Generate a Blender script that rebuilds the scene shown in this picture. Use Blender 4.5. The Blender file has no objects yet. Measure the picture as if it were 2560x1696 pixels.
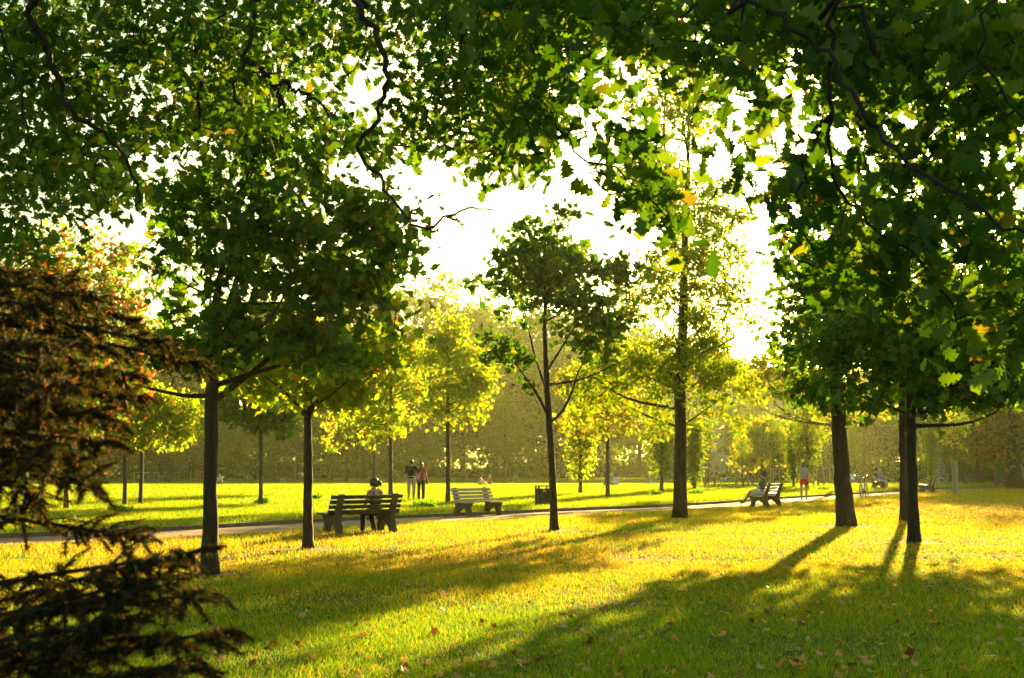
import bpy, math, random, zlib
import numpy as np
from mathutils import Vector, Matrix
rng = np.random.default_rng(7)
random.seed(7)
scene = bpy.context.scene
COL = scene.collection
R = math.radians

# ------------------------------------------------------------------ camera model
F = 3028.0
HV = 1163.0
PITCH = math.atan((HV - 848) / F)
EYE = 1.55
SUN_AZ, SUN_EL = R(19.0), R(12.0)

def reseed(text):
    global rng
    rng = np.random.default_rng(zlib.crc32(text.encode())); random.seed(zlib.crc32(text.encode()))

def gz(y):
    t = min(1.0, max(0.0, (y - 85.0) / 85.0))
    return -0.93 * t * t * (3 - 2 * t)

def ray(u, v):
    cx = (u - 1280) / F; cy = (848 - v) / F
    s, c = math.sin(PITCH), math.cos(PITCH)
    return np.array([cx, c - cy * s, s + cy * c])

def P(u, v, d):
    r = ray(u, v)
    return np.array([0, 0, EYE]) + r * (d / r[1])

def G(u, v):
    r = ray(u, v); y = 40.0
    for _ in range(60):
        if r[2] >= -1e-5: return P(u, v, 260.0)
        y2 = (EYE - gz(y)) / -r[2] * r[1]
        y = 0.5 * y + 0.5 * min(y2, 400)
    p = P(u, v, y); p[2] = gz(y)
    return p

# ------------------------------------------------------------------ materials
def newmat(name):
    m = bpy.data.materials.new(name); m.use_nodes = True
    nt = m.node_tree; nt.nodes.clear()
    out = nt.nodes.new('ShaderNodeOutputMaterial')
    return m, nt, out

def ramp(nt, stops):
    r = nt.nodes.new('ShaderNodeValToRGB')
    el = r.color_ramp.elements
    while len(el) < len(stops): el.new(0.5)
    for e, (p, c) in zip(el, stops):
        e.position = p; e.color = (*c, 1)
    return r

def leafmat(name, stops, trans=2.2, tint=(1.05, 1.0, 0.45), gloss=0.05, rough=0.4):
    m, nt, out = newmat(name); N = nt.nodes; L = nt.links
    g = N.new('ShaderNodeNewGeometry')
    r = ramp(nt, stops); L.new(g.outputs['Random Per Island'], r.inputs[0])
    mul = N.new('ShaderNodeMix'); mul.data_type = 'RGBA'; mul.blend_type = 'MULTIPLY'; mul.inputs[0].default_value = 1
    L.new(r.outputs[0], mul.inputs[6]); mul.inputs[7].default_value = (tint[0] * trans, tint[1] * trans, tint[2] * trans, 1)
    d = N.new('ShaderNodeBsdfDiffuse'); L.new(r.outputs[0], d.inputs[0])
    t = N.new('ShaderNodeBsdfTranslucent'); L.new(mul.outputs[2], t.inputs[0])
    a = N.new('ShaderNodeAddShader'); L.new(d.outputs[0], a.inputs[0]); L.new(t.outputs[0], a.inputs[1])
    gl = N.new('ShaderNodeBsdfGlossy'); gl.inputs['Roughness'].default_value = rough
    mx = N.new('ShaderNodeMixShader'); mx.inputs[0].default_value = gloss
    L.new(a.outputs[0], mx.inputs[1]); L.new(gl.outputs[0], mx.inputs[2]); L.new(mx.outputs[0], out.inputs[0])
    return m

def mat(name, c1, c2=None, scale=8.0, rough=0.7, bump=0.0, stretch=(1, 1, 1), metal=0.0, sharp=None, detail=6.0, bdist=0.02):
    m, nt, out = newmat(name); N = nt.nodes; L = nt.links
    b = N.new('ShaderNodeBsdfPrincipled'); b.inputs['Roughness'].default_value = rough; b.inputs['Metallic'].default_value = metal
    L.new(b.outputs[0], out.inputs[0])
    tc = N.new('ShaderNodeTexCoord'); mp = N.new('ShaderNodeMapping'); mp.inputs['Scale'].default_value = stretch
    L.new(tc.outputs['Object'], mp.inputs[0])
    n = N.new('ShaderNodeTexNoise'); n.inputs['Scale'].default_value = scale; n.inputs['Detail'].default_value = detail
    L.new(mp.outputs[0], n.inputs['Vector'])
    lo, hi = sharp if sharp else (0.3, 0.7)
    r = ramp(nt, [(lo, c1), (hi, c2 or tuple(x * 0.8 for x in c1))])
    L.new(n.outputs[0], r.inputs[0]); L.new(r.outputs[0], b.inputs['Base Color'])
    if bump:
        bp = N.new('ShaderNodeBump'); bp.inputs['Strength'].default_value = bump; bp.inputs['Distance'].default_value = bdist
        L.new(n.outputs[0], bp.inputs['Height']); L.new(bp.outputs[0], b.inputs['Normal'])
    return m

M = {}
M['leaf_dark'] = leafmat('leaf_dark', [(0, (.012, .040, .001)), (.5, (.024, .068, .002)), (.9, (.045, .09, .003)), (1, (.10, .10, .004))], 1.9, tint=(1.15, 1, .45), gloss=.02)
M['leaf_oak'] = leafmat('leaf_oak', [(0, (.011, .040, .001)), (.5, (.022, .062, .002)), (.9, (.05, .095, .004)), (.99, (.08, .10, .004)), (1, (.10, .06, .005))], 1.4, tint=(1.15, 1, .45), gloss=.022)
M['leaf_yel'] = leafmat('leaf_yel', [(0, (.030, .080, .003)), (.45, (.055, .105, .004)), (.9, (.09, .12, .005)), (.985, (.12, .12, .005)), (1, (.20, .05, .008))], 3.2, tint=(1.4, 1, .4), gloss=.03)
M['leaf_gold'] = leafmat('leaf_gold', [(0, (.045, .095, .003)), (.4, (.075, .12, .004)), (.85, (.11, .12, .005)), (1, (.16, .10, .006))], 2.2, tint=(1.25, 1, .4), gloss=.03)
M['leaf_locust'] = leafmat('leaf_locust', [(0, (.035, .085, .003)), (.4, (.06, .11, .004)), (.85, (.09, .12, .005)), (1, (.14, .11, .006))], 2.1, tint=(1.2, 1, .35), gloss=.02)
M['leaf_red'] = leafmat('leaf_red', [(0, (.03, .07, .003)), (.75, (.06, .09, .004)), (.82, (.20, .03, .008)), (1, (.26, .04, .01))], 2.8, gloss=.03)
M['leaf_wood'] = leafmat('leaf_wood', [(0, (.016, .050, .005)), (.6, (.030, .075, .006)), (1, (.05, .085, .007))], .8, gloss=.015)
M['leaf_bronze'] = leafmat('leaf_bronze', [(0, (.025, .035, .004)), (.5, (.05, .045, .005)), (1, (.12, .06, .006))], 2.0, gloss=.02)
M['leaf_col'] = leafmat('leaf_col', [(0, (.035, .075, .003)), (.6, (.06, .10, .004)), (1, (.12, .11, .005))], 2.0, gloss=.02)
M['needle'] = leafmat('needle', [(0, (.006, .012, .002)), (.7, (.013, .016, .003)), (.92, (.04, .02, .005)), (1, (.14, .05, .010))], 1.6, gloss=.02)
M['grass'] = leafmat('grass', [(0, (.016, .062, .001)), (.6, (.025, .085, .002)), (.95, (.045, .095, .003)), (1, (.13, .11, .02))], 2.8, tint=(1.8, 1, .5), gloss=.012)
M['grass_dry_sunlit'] = leafmat('grass_dry_sunlit', [(0, (.050, .080, .004)), (.6, (.075, .088, .007)), (1, (.15, .12, .025))], 2.7, tint=(1.6, 1, .4), gloss=.012)  # drier blades whose gold also carries painted sunlight on the near lawn
M['weed'] = leafmat('weed', [(0, (.03, .08, .003)), (1, (.06, .11, .004))], 2.4, gloss=.02)
M['dry_tan'] = leafmat('dry_tan', [(0, (.30, .19, .07)), (.6, (.46, .32, .13)), (1, (.58, .44, .21))], .35, tint=(1, .8, .5), gloss=.04)
M['dry_red'] = leafmat('dry_red', [(0, (.09, .022, .010)), (.6, (.15, .045, .018)), (1, (.22, .09, .03))], .35, tint=(1, .8, .6), gloss=.04)
M['litter'] = leafmat('litter', [(0, (.20, .09, .03)), (.4, (.32, .19, .07)), (.75, (.38, .26, .08)), (1, (.42, .33, .18))], .8, tint=(1, .8, .5))
M['bark'] = mat('bark', (.026, .016, .008), (.075, .048, .026), 14, .9, .9, (1, 1, .25))
M['bark_pale'] = mat('bark_pale', (.045, .032, .018), (.11, .08, .045), 12, .9, .8, (1, 1, .3))
M['twig'] = mat('twig', (.035, .025, .017), (.07, .05, .032), 20, .9)
M['twig_dark'] = mat('twig_dark', (.012, .009, .006), (.03, .022, .014), 20, .9)
M['birch'] = mat('birch', (.03, .028, .025), (.62, .60, .56), 3.2, .75, .4, (1, 1, 1.6), sharp=(.42, .47), detail=8)
M['concrete'] = mat('concrete', (.095, .062, .038), (.16, .115, .075), 9, .9, .3)
M['bench_wood'] = mat('bench_wood', (.05, .026, .015), (.095, .055, .032), 6, .38, .2, (1, 12, 12))
M['bench_grey_sunlit'] = mat('bench_grey_sunlit', (.34, .27, .21), (.50, .42, .34), 6, .32, .2, (1, 12, 12))  # pale grey wood with the low sun's sheen put into its colour
M['stake'] = mat('stake', (.36, .28, .19), (.50, .41, .29), 10, .85, .3, (1, 1, .2))
M['bin'] = mat('bin', (.012, .011, .010), (.03, .027, .023), 9, .5, .1)
M['bin_plate'] = mat('bin_plate', (.35, .30, .10), (.45, .38, .14), 9, .5)
M['path'] = mat('path', (.10, .054, .038), (.16, .092, .066), 1.5, .9, .15, detail=12)
M['kerb'] = mat('kerb', (.13, .095, .07), (.22, .17, .13), 5, .9, .4)
M['soil'] = mat('soil', (.022, .013, .007), (.055, .030, .017), 6, 1, .8)
M['skin'] = mat('skin', (.58, .34, .24), (.64, .40, .28), 6, .55)
M['hair_dark'] = mat('hair_dark', (.018, .010, .007), (.05, .026, .016), 60, .5, .3, (1, 1, .2))
M['hair_brown'] = mat('hair_brown', (.06, .03, .015), (.12, .065, .03), 60, .5, .3, (1, 1, .2))
M['hair_blond'] = mat('hair_blond', (.42, .27, .10), (.55, .38, .17), 60, .5, .3, (1, 1, .2))
def cloth(n, c): M[n] = mat(n, c, tuple(x * .85 for x in c), 25, .9, .15)
for n, c in dict(black=(.015, .015, .017), beige=(.58, .52, .40), pink=(.58, .10, .12), red=(.75, .02, .025), grey=(.42, .41, .43),
                 slate=(.10, .13, .17), white=(.78, .77, .80), navy=(.05, .07, .13), blue=(.16, .22, .34), tan=(.34, .26, .17),
                 orange=(.62, .14, .07), shoe=(.07, .05, .04), sandal=(.22, .07, .04), dark=(.04, .035, .04), lilac=(.45, .40, .48)).items(): cloth('cl_' + n, c)
M['eye'] = mat('eye', (.02, .015, .01), None, 5, .2)
M['lens'] = mat('lens', (.01, .01, .01), None, 5, .1)
M['paper'] = mat('paper', (.75, .72, .64), (.7, .66, .58), 5, .8)
M['tyre'] = mat('tyre', (.012, .012, .012), (.025, .025, .025), 20, .8)
M['chrome'] = mat('chrome', (.62, .60, .57), (.5, .48, .45), 20, .22, metal=1)
M['paint'] = mat('paint', (.20, .19, .19), (.26, .25, .25), 20, .25, metal=.6)
M['fur_dark'] = mat('fur_dark', (.015, .013, .012), (.04, .035, .03), 20, .9)
M['fur_pale'] = mat('fur_pale', (.45, .35, .22), (.55, .45, .3), 20, .9)
M['render_wall'] = mat('render_wall', (.52, .50, .48), (.60, .58, .55), 1.0, .9)
M['render_warm'] = mat('render_warm', (.50, .44, .36), (.58, .50, .42), 1.0, .9)
M['roof'] = mat('roof', (.16, .07, .05), (.22, .10, .07), 2.0, .9)
M['frame_white'] = mat('frame_white', (.75, .74, .72), None, 5, .5)
M['pane'] = mat('pane', (.035, .045, .06), (.05, .06, .08), 1, .08)

def groundmat():
    m, nt, out = newmat('lawn'); N = nt.nodes; L = nt.links
    b = N.new('ShaderNodeBsdfPrincipled'); b.inputs['Roughness'].default_value = 1; b.inputs['Specular IOR Level'].default_value = .1
    L.new(b.outputs[0], out.inputs[0])
    tc = N.new('ShaderNodeTexCoord')
    n1 = N.new('ShaderNodeTexNoise'); n1.inputs['Scale'].default_value = .35; n1.inputs['Detail'].default_value = 6
    n2 = N.new('ShaderNodeTexNoise'); n2.inputs['Scale'].default_value = 22; n2.inputs['Detail'].default_value = 5
    L.new(tc.outputs['Object'], n1.inputs['Vector']); L.new(tc.outputs['Object'], n2.inputs['Vector'])
    r1 = ramp(nt, [(.3, (.035, .075, .008)), (.7, (.075, .105, .012))]); L.new(n1.outputs[0], r1.inputs[0])
    r2 = ramp(nt, [(.35, (.5, .5, .5)), (.7, (1.3, 1.3, 1.2))]); L.new(n2.outputs[0], r2.inputs[0])
    mx = N.new('ShaderNodeMix'); mx.data_type = 'RGBA'; mx.blend_type = 'MULTIPLY'; mx.inputs[0].default_value = 1
    L.new(r1.outputs[0], mx.inputs[6]); L.new(r2.outputs[0], mx.inputs[7]); L.new(mx.outputs[2], b.inputs['Base Color'])
    bp = N.new('ShaderNodeBump'); bp.inputs['Strength'].default_value = .8; bp.inputs['Distance'].default_value = .05
    L.new(n2.outputs[0], bp.inputs['Height']); L.new(bp.outputs[0], b.inputs['Normal'])
    return m
M['lawn'] = groundmat()

# ------------------------------------------------------------------ mesh helpers
class MB:
    """collects vertices and polygons (any size) for one mesh"""
    def __init__(s): s.v = []; s.f = []; s.n = 0
    def add(s, V, Fs):
        V = np.asarray(V, float).reshape(-1, 3)
        s.v.append(V); s.f.extend([[i + s.n for i in f] for f in Fs]); s.n += len(V)
    def box(s, c, size, Rm=None):
        h = np.array(size) / 2
        V = np.array([[x, y, z] for x in (-1, 1) for y in (-1, 1) for z in (-1, 1)]) * h
        if Rm is not None: V = V @ np.array(Rm).T
        s.add(V + np.array(c), [[0, 1, 3, 2], [4, 6, 7, 5], [0, 4, 5, 1], [2, 3, 7, 6], [0, 2, 6, 4], [1, 5, 7, 3]])
    def beam(s, a, b, w, h, up=(0, 0, 1)):
        a = np.array(a, float); b = np.array(b, float); d = b - a; l = np.linalg.norm(d); d /= l
        x = np.cross(d, up); x /= max(1e-6, np.linalg.norm(x)); z = np.cross(x, d)
        s.box((a + b) / 2, (w, l, h), np.stack([x, d, z], 1))
    def tube(s, pts, rad, sides=8, cap=True, jitter=0.0):
        pts = np.asarray(pts, float); n = len(pts); rad = np.broadcast_to(np.asarray(rad, float), (n,))
        T = np.gradient(pts, axis=0); T /= np.maximum(1e-9, np.linalg.norm(T, axis=1))[:, None]
        ref = np.array([0, 0, 1.]) if abs(T[0][2]) < .9 else np.array([1., 0, 0])
        a = np.arange(sides) * 2 * math.pi / sides; V = []
        for i in range(n):
            x = np.cross(ref, T[i]); x /= max(1e-6, np.linalg.norm(x)); y = np.cross(T[i], x); ref = np.cross(x, T[i]) * -1 if False else ref
            r = rad[i] * (1 + jitter * rng.normal(size=sides))
            V.append(pts[i] + (np.cos(a) * r)[:, None] * x + (np.sin(a) * r)[:, None] * y)
        Fs = [[i * sides + j, i * sides + (j + 1) % sides, (i + 1) * sides + (j + 1) % sides, (i + 1) * sides + j] for i in range(n - 1) for j in range(sides)]
        if cap: Fs += [list(range(sides))[::-1], list(range((n - 1) * sides, n * sides))]
        s.add(np.concatenate(V), Fs)
    def ell(s, c, r, Rm=None, n=12, m=8):
        V = []; Fs = []
        for i in range(m + 1):
            t = math.pi * i / m
            for j in range(n):
                p = 2 * math.pi * j / n
                V.append([math.sin(t) * math.cos(p), math.sin(t) * math.sin(p), math.cos(t)])
        V = np.array(V) * np.array(r)
        if Rm is not None: V = V @ np.array(Rm).T
        for i in range(m):
            for j in range(n):
                Fs.append([i * n + j, (i + 1) * n + j, (i + 1) * n + (j + 1) % n, i * n + (j + 1) % n])
        s.add(V + np.array(c), Fs)
    def cap(s, a, b, ra, rb, n=10):
        a = np.array(a, float); b = np.array(b, float); d = b - a; l = np.linalg.norm(d)
        if l < 1e-6: s.ell(a, (ra,) * 3); return
        d /= l; pts = []; rad = []
        for t in (0.05, .5, .866): pts.append(a - d * ra * math.sqrt(max(0, 1 - t * t))); rad.append(ra * t)
        pts.append(a); rad.append(ra); pts.append(b); rad.append(rb)
        for t in (.866, .5, .05): pts.append(b + d * rb * math.sqrt(max(0, 1 - t * t))); rad.append(rb * t)
        s.tube(pts, rad, n)
    def torus(s, c, Rad, r, axis='x', n=28, k=8):
        V = []; Fs = []
        for i in range(n):
            a = 2 * math.pi * i / n
            for j in range(k):
                b = 2 * math.pi * j / k; q = Rad + r * math.cos(b)
                V.append([r * math.sin(b), q * math.cos(a), q * math.sin(a)])
        for i in range(n):
            for j in range(k): Fs.append([i * k + j, ((i + 1) % n) * k + j, ((i + 1) % n) * k + (j + 1) % k, i * k + (j + 1) % k])
        V = np.array(V)
        s.add(V + np.array(c), Fs)
    def mesh(s, name, m, smooth=True):
        me = bpy.data.meshes.new(name)
        V = np.concatenate(s.v); me.from_pydata(V.tolist(), [], s.f); me.materials.append(m)
        if smooth: me.polygons.foreach_set('use_smooth', np.ones(len(me.polygons), bool))
        me.update(); return me
    def build(s, name, m, parent=None, loc=(0, 0, 0), smooth=True, rotz=0):
        o = bpy.data.objects.new(name, s.mesh(name, m, smooth)); COL.objects.link(o)
        o.location = loc; o.rotation_euler = (0, 0, rotz)
        if parent: o.parent = parent
        return o
    def remesh(s, name, m, parent=None, voxel=.012, smooth=4, loc=(0, 0, 0), rotz=0, only_mesh=False):
        o = s.build('tmp', m)
        md = o.modifiers.new('r', 'REMESH'); md.mode = 'VOXEL'; md.voxel_size = voxel
        sm = o.modifiers.new('s', 'SMOOTH'); sm.iterations = smooth; sm.factor = .5
        dg = bpy.context.evaluated_depsgraph_get()
        me = bpy.data.meshes.new_from_object(o.evaluated_get(dg)); me.name = name
        old = o.data; bpy.data.objects.remove(o); bpy.data.meshes.remove(old)
        me.materials.clear(); me.materials.append(m)
        me.polygons.foreach_set('use_smooth', np.ones(len(me.polygons), bool)); me.update()
        q = bpy.data.objects.new(name, me); COL.objects.link(q); q.location = loc; q.rotation_euler = (0, 0, rotz)
        if parent: q.parent = parent
        return q

def tri_obj(name, V, Fc, m, parent=None, smooth=False):
    me = bpy.data.meshes.new(name)
    me.vertices.add(len(V)); me.vertices.foreach_set('co', np.ascontiguousarray(V, np.float32).ravel())
    me.loops.add(Fc.size); me.loops.foreach_set('vertex_index', np.ascontiguousarray(Fc, np.int32).ravel())
    me.polygons.add(len(Fc)); me.polygons.foreach_set('loop_start', np.arange(0, Fc.size, 3, dtype=np.int32))
    me.update(calc_edges=True); me.materials.append(m)
    if smooth: me.polygons.foreach_set('use_smooth', np.ones(len(Fc), bool))
    o = bpy.data.objects.new(name, me); COL.objects.link(o)
    if parent: o.parent = parent
    return o

def tag(o, label=None, cat=None, group=None, kind=None):
    if label: o['label'] = label
    if cat: o['category'] = cat
    if group: o['group'] = group
    if kind: o['kind'] = kind
    return o

def empty(name, loc, label, cat, group=None, rotz=0, scale=1):
    o = bpy.data.objects.new(name, None); COL.objects.link(o); o.empty_display_size = .2
    o.location = loc; o.rotation_euler = (0, 0, rotz); o.scale = (scale,) * 3
    return tag(o, label, cat, group)

def copy_tree(o, parent=None):
    c = o.copy(); COL.objects.link(c)
    if parent: c.parent = parent; c.matrix_parent_inverse = o.matrix_parent_inverse.copy()
    for ch in list(o.children): copy_tree(ch, c)
    return c

# ------------------------------------------------------------------ leaves
def fan(half, fold=.12, droop=.15):
    """leaf from one half outline (x>0, from stem to tip), mirrored, folded along the midrib"""
    h = np.array(half, float); n = len(h)
    mid = np.stack([np.zeros(n), h[:, 1] * .0 + np.linspace(0, h[-1, 1], n)], 1)
    V = []; Fc = []
    for (x, y) in mid: V.append([0, y, 0])
    for (x, y) in h[1:-1]: V.append([x, y, 0])
    for (x, y) in h[1:-1]: V.append([-x, y, 0])
    V = np.array(V); k = n - 2
    Rr = lambda i: n + i - 1; Lf = lambda i: n + k + i - 1
    for i in range(n - 1):
        for S, flip in ((Rr, 0), (Lf, 1)):
            a, b = i, i + 1
            p = a if i == 0 else S(i); q = b if i + 1 == n - 1 else S(i + 1)
            ts = []
            if p != a: ts.append([a, p, q])
            if q != b: ts.append([a, q, b])
            elif p != a: ts = [[a, p, b]]
            Fc += [t[::-1] if flip else t for t in ts]
    V[:, 2] = np.abs(V[:, 0]) * fold * 2 - droop * V[:, 1] ** 2
    return V, np.array(Fc)
OAK = fan([(0, 0), (.10, .10), (.20, .20), (.11, .28), (.29, .42), (.16, .48), (.36, .64), (.20, .70), (.30, .86), (.14, .90), (0, 1.0)])
MAPLE = fan([(0, 0), (.22, -.10), (.48, .02), (.30, .14), (.58, .42), (.40, .46), (.46, .66), (.22, .58), (.16, .86), (0, 1.05)], .15, .2)
OVAL = fan([(0, 0), (.22, .3), (.2, .65), (0, 1)], .15, .15)
LONG = fan([(0, 0), (.17, .4), (0, 1)], .1, .3)
QUAD = fan([(0, 0), (.42, .5), (0, 1)], .15, .2)

def unit(a): return a / np.maximum(1e-9, np.linalg.norm(a, axis=-1, keepdims=True))

def leaves(pos, size, tpl, up=.5, rand=.9, out=None, droop=.0):
    """vertices and faces of many leaves"""
    n = len(pos); T, Fc = tpl
    nrm = rng.normal(size=(n, 3)) * rand + np.array([0, 0, up])
    if out is not None: nrm += out
    nrm = unit(nrm)
    t = rng.normal(size=(n, 3)) + np.array([0, 0, -droop])
    t = unit(t - nrm * (t * nrm).sum(1, keepdims=True)); b = np.cross(t, nrm)
    s = (np.asarray(size) * (0.55 + .85 * rng.random(n)))[:, None, None]
    V = pos[:, None, :] + s * (T[None, :, 0:1] * b[:, None] + T[None, :, 1:2] * t[:, None] + T[None, :, 2:3] * nrm[:, None])
    Fa = Fc[None] + (np.arange(n) * len(T))[:, None, None]
    return V.reshape(-1, 3), Fa.reshape(-1, 3)

def smooth_path(pts, n):
    pts = np.asarray(pts, float); k = len(pts)
    seg = np.linalg.norm(np.diff(pts, axis=0), axis=1); s = np.concatenate([[0], np.cumsum(seg)]); q = np.linspace(0, s[-1], n)
    # Catmull-Rom by arc length
    out = []
    for t in q:
        i = min(k - 2, max(0, np.searchsorted(s, t) - 1)); u = (t - s[i]) / max(1e-9, seg[i])
        p0 = pts[max(0, i - 1)]; p1 = pts[i]; p2 = pts[i + 1]; p3 = pts[min(k - 1, i + 2)]
        out.append(.5 * ((2 * p1) + (-p0 + p2) * u + (2 * p0 - 5 * p1 + 4 * p2 - p3) * u * u + (-p0 + 3 * p1 - 3 * p2 + p3) * u ** 3))
    return np.array(out)

def grow(mb, nodes, anchors, r_base, r_tip=.004, step=None, sag=.06):
    """join every anchor to the nearest wood, nearest first; returns points strung along the new twigs"""
    nodes = np.asarray(nodes, float); A = np.asarray(anchors, float); n = len(A)
    D = np.linalg.norm(A[:, None] - nodes[None], axis=2); near = D.argmin(1); dist = D.min(1); NP = nodes[near].copy()
    left = np.ones(n, bool); tips = []; bases = []
    for _ in range(n):
        i = np.where(left)[0][dist[left].argmin()]; left[i] = False
        a, b = NP[i], A[i]; L = np.linalg.norm(b - a)
        k = 4 if L > .5 else 3
        t = np.linspace(0, 1, k)[:, None]
        pts = a * (1 - t) + b * t + np.array([0, 0, 1.]) * (sag * L * np.sin(t * math.pi)) + rng.normal(size=(k, 3)) * .05 * L * np.sin(t * math.pi)
        r0 = min(r_base, r_tip + .012 * L)
        mb.tube(pts, np.linspace(r0, r_tip, k), 4, cap=False)
        tips.append(b); bases.append(a)
        for q in pts[1:]:
            d2 = np.linalg.norm(A - q, axis=1); m = d2 < dist
            dist[m] = d2[m]; NP[m] = q
    return np.array(bases), np.array(tips)

def sample_blobs(blobs, n, shell=.45):
    w = np.array([b[3] * b[4] * b[5] for b in blobs]) ** .75; w /= w.sum()
    k = rng.choice(len(blobs), n, p=w)
    d = unit(rng.normal(size=(n, 3))); r = rng.random(n) ** shell
    B = np.array([b[:6] for b in blobs])[k]
    return B[:, :3] + d * r[:, None] * B[:, 3:6]

def make_tree(name, label, cat, base, trunk, trunk_r, blobs, n_cl, per, leaf, tpl, lm, bm='bark', group=None, limbs=None, n_limbs=9,
              sigma=.28, up=.45, droop=.3, sides=14, z0=None, seed=None, twig_r=.02, shell=.45, lobes=0):
    """trunk: points relative to base; blobs: (x,y,z,rx,ry,rz) relative to base"""
    reseed(label + str(round(float(base[0]), 2)) + str(seed))
    root = empty(name, base, label, cat, group)
    blobs = list(blobs); nb = len(blobs)
    for i in range(lobes):
        b = blobs[rng.integers(nb)]; d = unit(rng.normal(size=3) * [1, 1, .8]); q = .2 + .22 * rng.random()
        blobs.append((*(np.array(b[:3]) + d * np.array(b[3:6]) * (.95 + .2 * rng.random())), b[3] * q, b[4] * q, b[5] * q))
    tp = smooth_path(trunk, 26); tr = np.interp(np.linspace(0, 1, 26), np.linspace(0, 1, len(trunk_r)), trunk_r)
    zz = tp[:, 2]; fl = 1 + .38 * np.exp(-np.maximum(0, zz) / (2.2 * trunk_r[0]))
    tp[:, :2] += rng.normal(size=(26, 2)) * trunk_r[0] * .06
    tb = MB(); tb.tube(tp, tr * fl, sides, jitter=.035)
    lb = tb; nodes = [p for p in tp if p[2] > (z0 if z0 else min(b[2] - b[5] for b in blobs) - .3)]
    if not nodes: nodes = [tp[-1]]
    zlo = nodes[0][2]
    for pts, r0, r1 in (limbs or []):
        q = smooth_path(pts, 12); lb.tube(q, np.linspace(r0, r1, 12), 8, jitter=.04); nodes += list(q[1:])
    trunk_nodes = np.array(nodes[:])
    tg = sample_blobs(blobs, n_limbs, .3)
    for e in tg:
        hs = e[2] - .35 * math.hypot(e[0], e[1]) - .25 * rng.random() * max(.2, e[2] - zlo)
        st = trunk_nodes[np.abs(trunk_nodes[:, 2] - max(zlo, hs)).argmin()]
        L = np.linalg.norm(e - st)
        mid = st * .5 + e * .5 + np.array([0, 0, -.06 * L]) + rng.normal(size=3) * .04 * L
        q = smooth_path([st, mid, e], 9)
        rr = np.interp(st[2], zz, tr) * .55
        lb.tube(q, np.linspace(max(.012, min(rr, .012 + .014 * L)), .008, 9), 6, jitter=.04); nodes += list(q[2:])
    A = sample_blobs(blobs, n_cl, shell)
    ba, ti = grow(lb, nodes, A, twig_r, .004 if leaf < .3 else .01)
    tb.build('trunk', M[bm], root)
    k = np.repeat(np.arange(len(ti)), per)
    u = rng.random(len(k))[:, None] ** .6
    pos = ba[k] * (1 - u) + ti[k] * u + rng.normal(size=(len(k), 3)) * np.array([sigma, sigma, sigma * .6])
    V, Fc = leaves(pos, leaf, tpl, up=up, droop=droop)
    tri_obj('crown', V, Fc, M[lm], root)
    return root

def px_tree(name, label, cat, base, trunk, blobs, n_cl, per, leaf, tpl, lm, limbs=None, depth=None, **kw):
    """trunk: (u, v, width in px) from the foot up; blobs: (u, v, ru, rv[, dy]); limbs: [(u,v,dd)...], r0 px, r1 px"""
    b = G(*base); d = b[1]; s = d / F
    if depth: pass
    tp = [np.array([0, 0, -.05])]; tr = [trunk[0][2] * s / 2]
    for (u, v, w) in trunk[1:]:
        p = P(u, v, d) - b; tp.append(p); tr.append(w * s / 2)
    bl = []
    for q in blobs:
        p = P(q[0], q[1], d + (q[4] if len(q) > 4 else 0)) - b; bl.append((p[0], p[1], p[2], q[2] * s, q[2] * s * .9, q[3] * s))
    lm2 = None
    if limbs:
        lm2 = [([P(u, v, d + dd) - b for (u, v, dd) in pts], r0 * s / 2, r1 * s / 2) for pts, r0, r1 in limbs]
    return make_tree(name, label, cat, b, tp, tr, bl, n_cl, per, leaf, tpl, lm, limbs=lm2, **kw)

# ------------------------------------------------------------------ ground
def ground():
    ys = np.concatenate([np.linspace(-60, 80, 15), np.linspace(84, 176, 47), np.array([185, 200, 240, 300, 400, 600, 900, 1500, 2500])])
    xs = np.array([-2500, -900, -400, -200, -100, -50, -20, 0, 20, 50, 100, 200, 400, 900, 2500.])
    V = np.array([[x, y, gz(y)] for y in ys for x in xs]); nx = len(xs)
    Fs = [[i * nx + j, i * nx + j + 1, (i + 1) * nx + j + 1, (i + 1) * nx + j] for i in range(len(ys) - 1) for j in range(nx - 1)]
    mb = MB(); mb.add(V, Fs); tag(mb.build('lawn', M['lawn']), kind='structure', label='green lawn of the park')
ground()
NEAR = [(-700, 1405), (-300, 1380), (135, 1358), (508, 1341), (770, 1325), (1000, 1310), (1280, 1297), (1550, 1283), (1753, 1274), (1920, 1264), (2082, 1250), (2255, 1238), (2493, 1223)]
np_ = np.array([G(u, v)[:2] for u, v in NEAR])
np_ = np.vstack([np_, np_[-1] + [14, 9], np_[-1] + [40, 20]])
near_edge = smooth_path(np.c_[np_, np.zeros(len(np_))], 140)[:, :2]
tg_ = unit(np.gradient(near_edge, axis=0)); nm_ = np.c_[-tg_[:, 1], tg_[:, 0]]
PATHW = 2.35
far_edge = near_edge + nm_ * PATHW
def path():
    mb = MB(); n = len(near_edge)
    V = np.vstack([np.c_[near_edge, np.full(n, .006)], np.c_[far_edge, np.full(n, .006)]])
    mb.add(V, [[i, i + 1, n + i + 1, n + i] for i in range(n - 1)])
    tag(mb.build('path', M['path'], smooth=False), kind='structure', label='reddish brown park path')
    mb = MB(); o = far_edge + nm_ * .12
    V = np.vstack([np.c_[far_edge, np.full(n, -.02)], np.c_[far_edge, np.full(n, .10)], np.c_[o, np.full(n, .10)], np.c_[o, np.full(n, -.02)]])
    mb.add(V, [[k * n + i, k * n + i + 1, (k + 1) * n + i + 1, (k + 1) * n + i] for k in range(3) for i in range(n - 1)])
    tag(mb.build('kerb', M['kerb'], smooth=False), kind='structure', label='low stone kerb along the far side of the path')
path()
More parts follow.
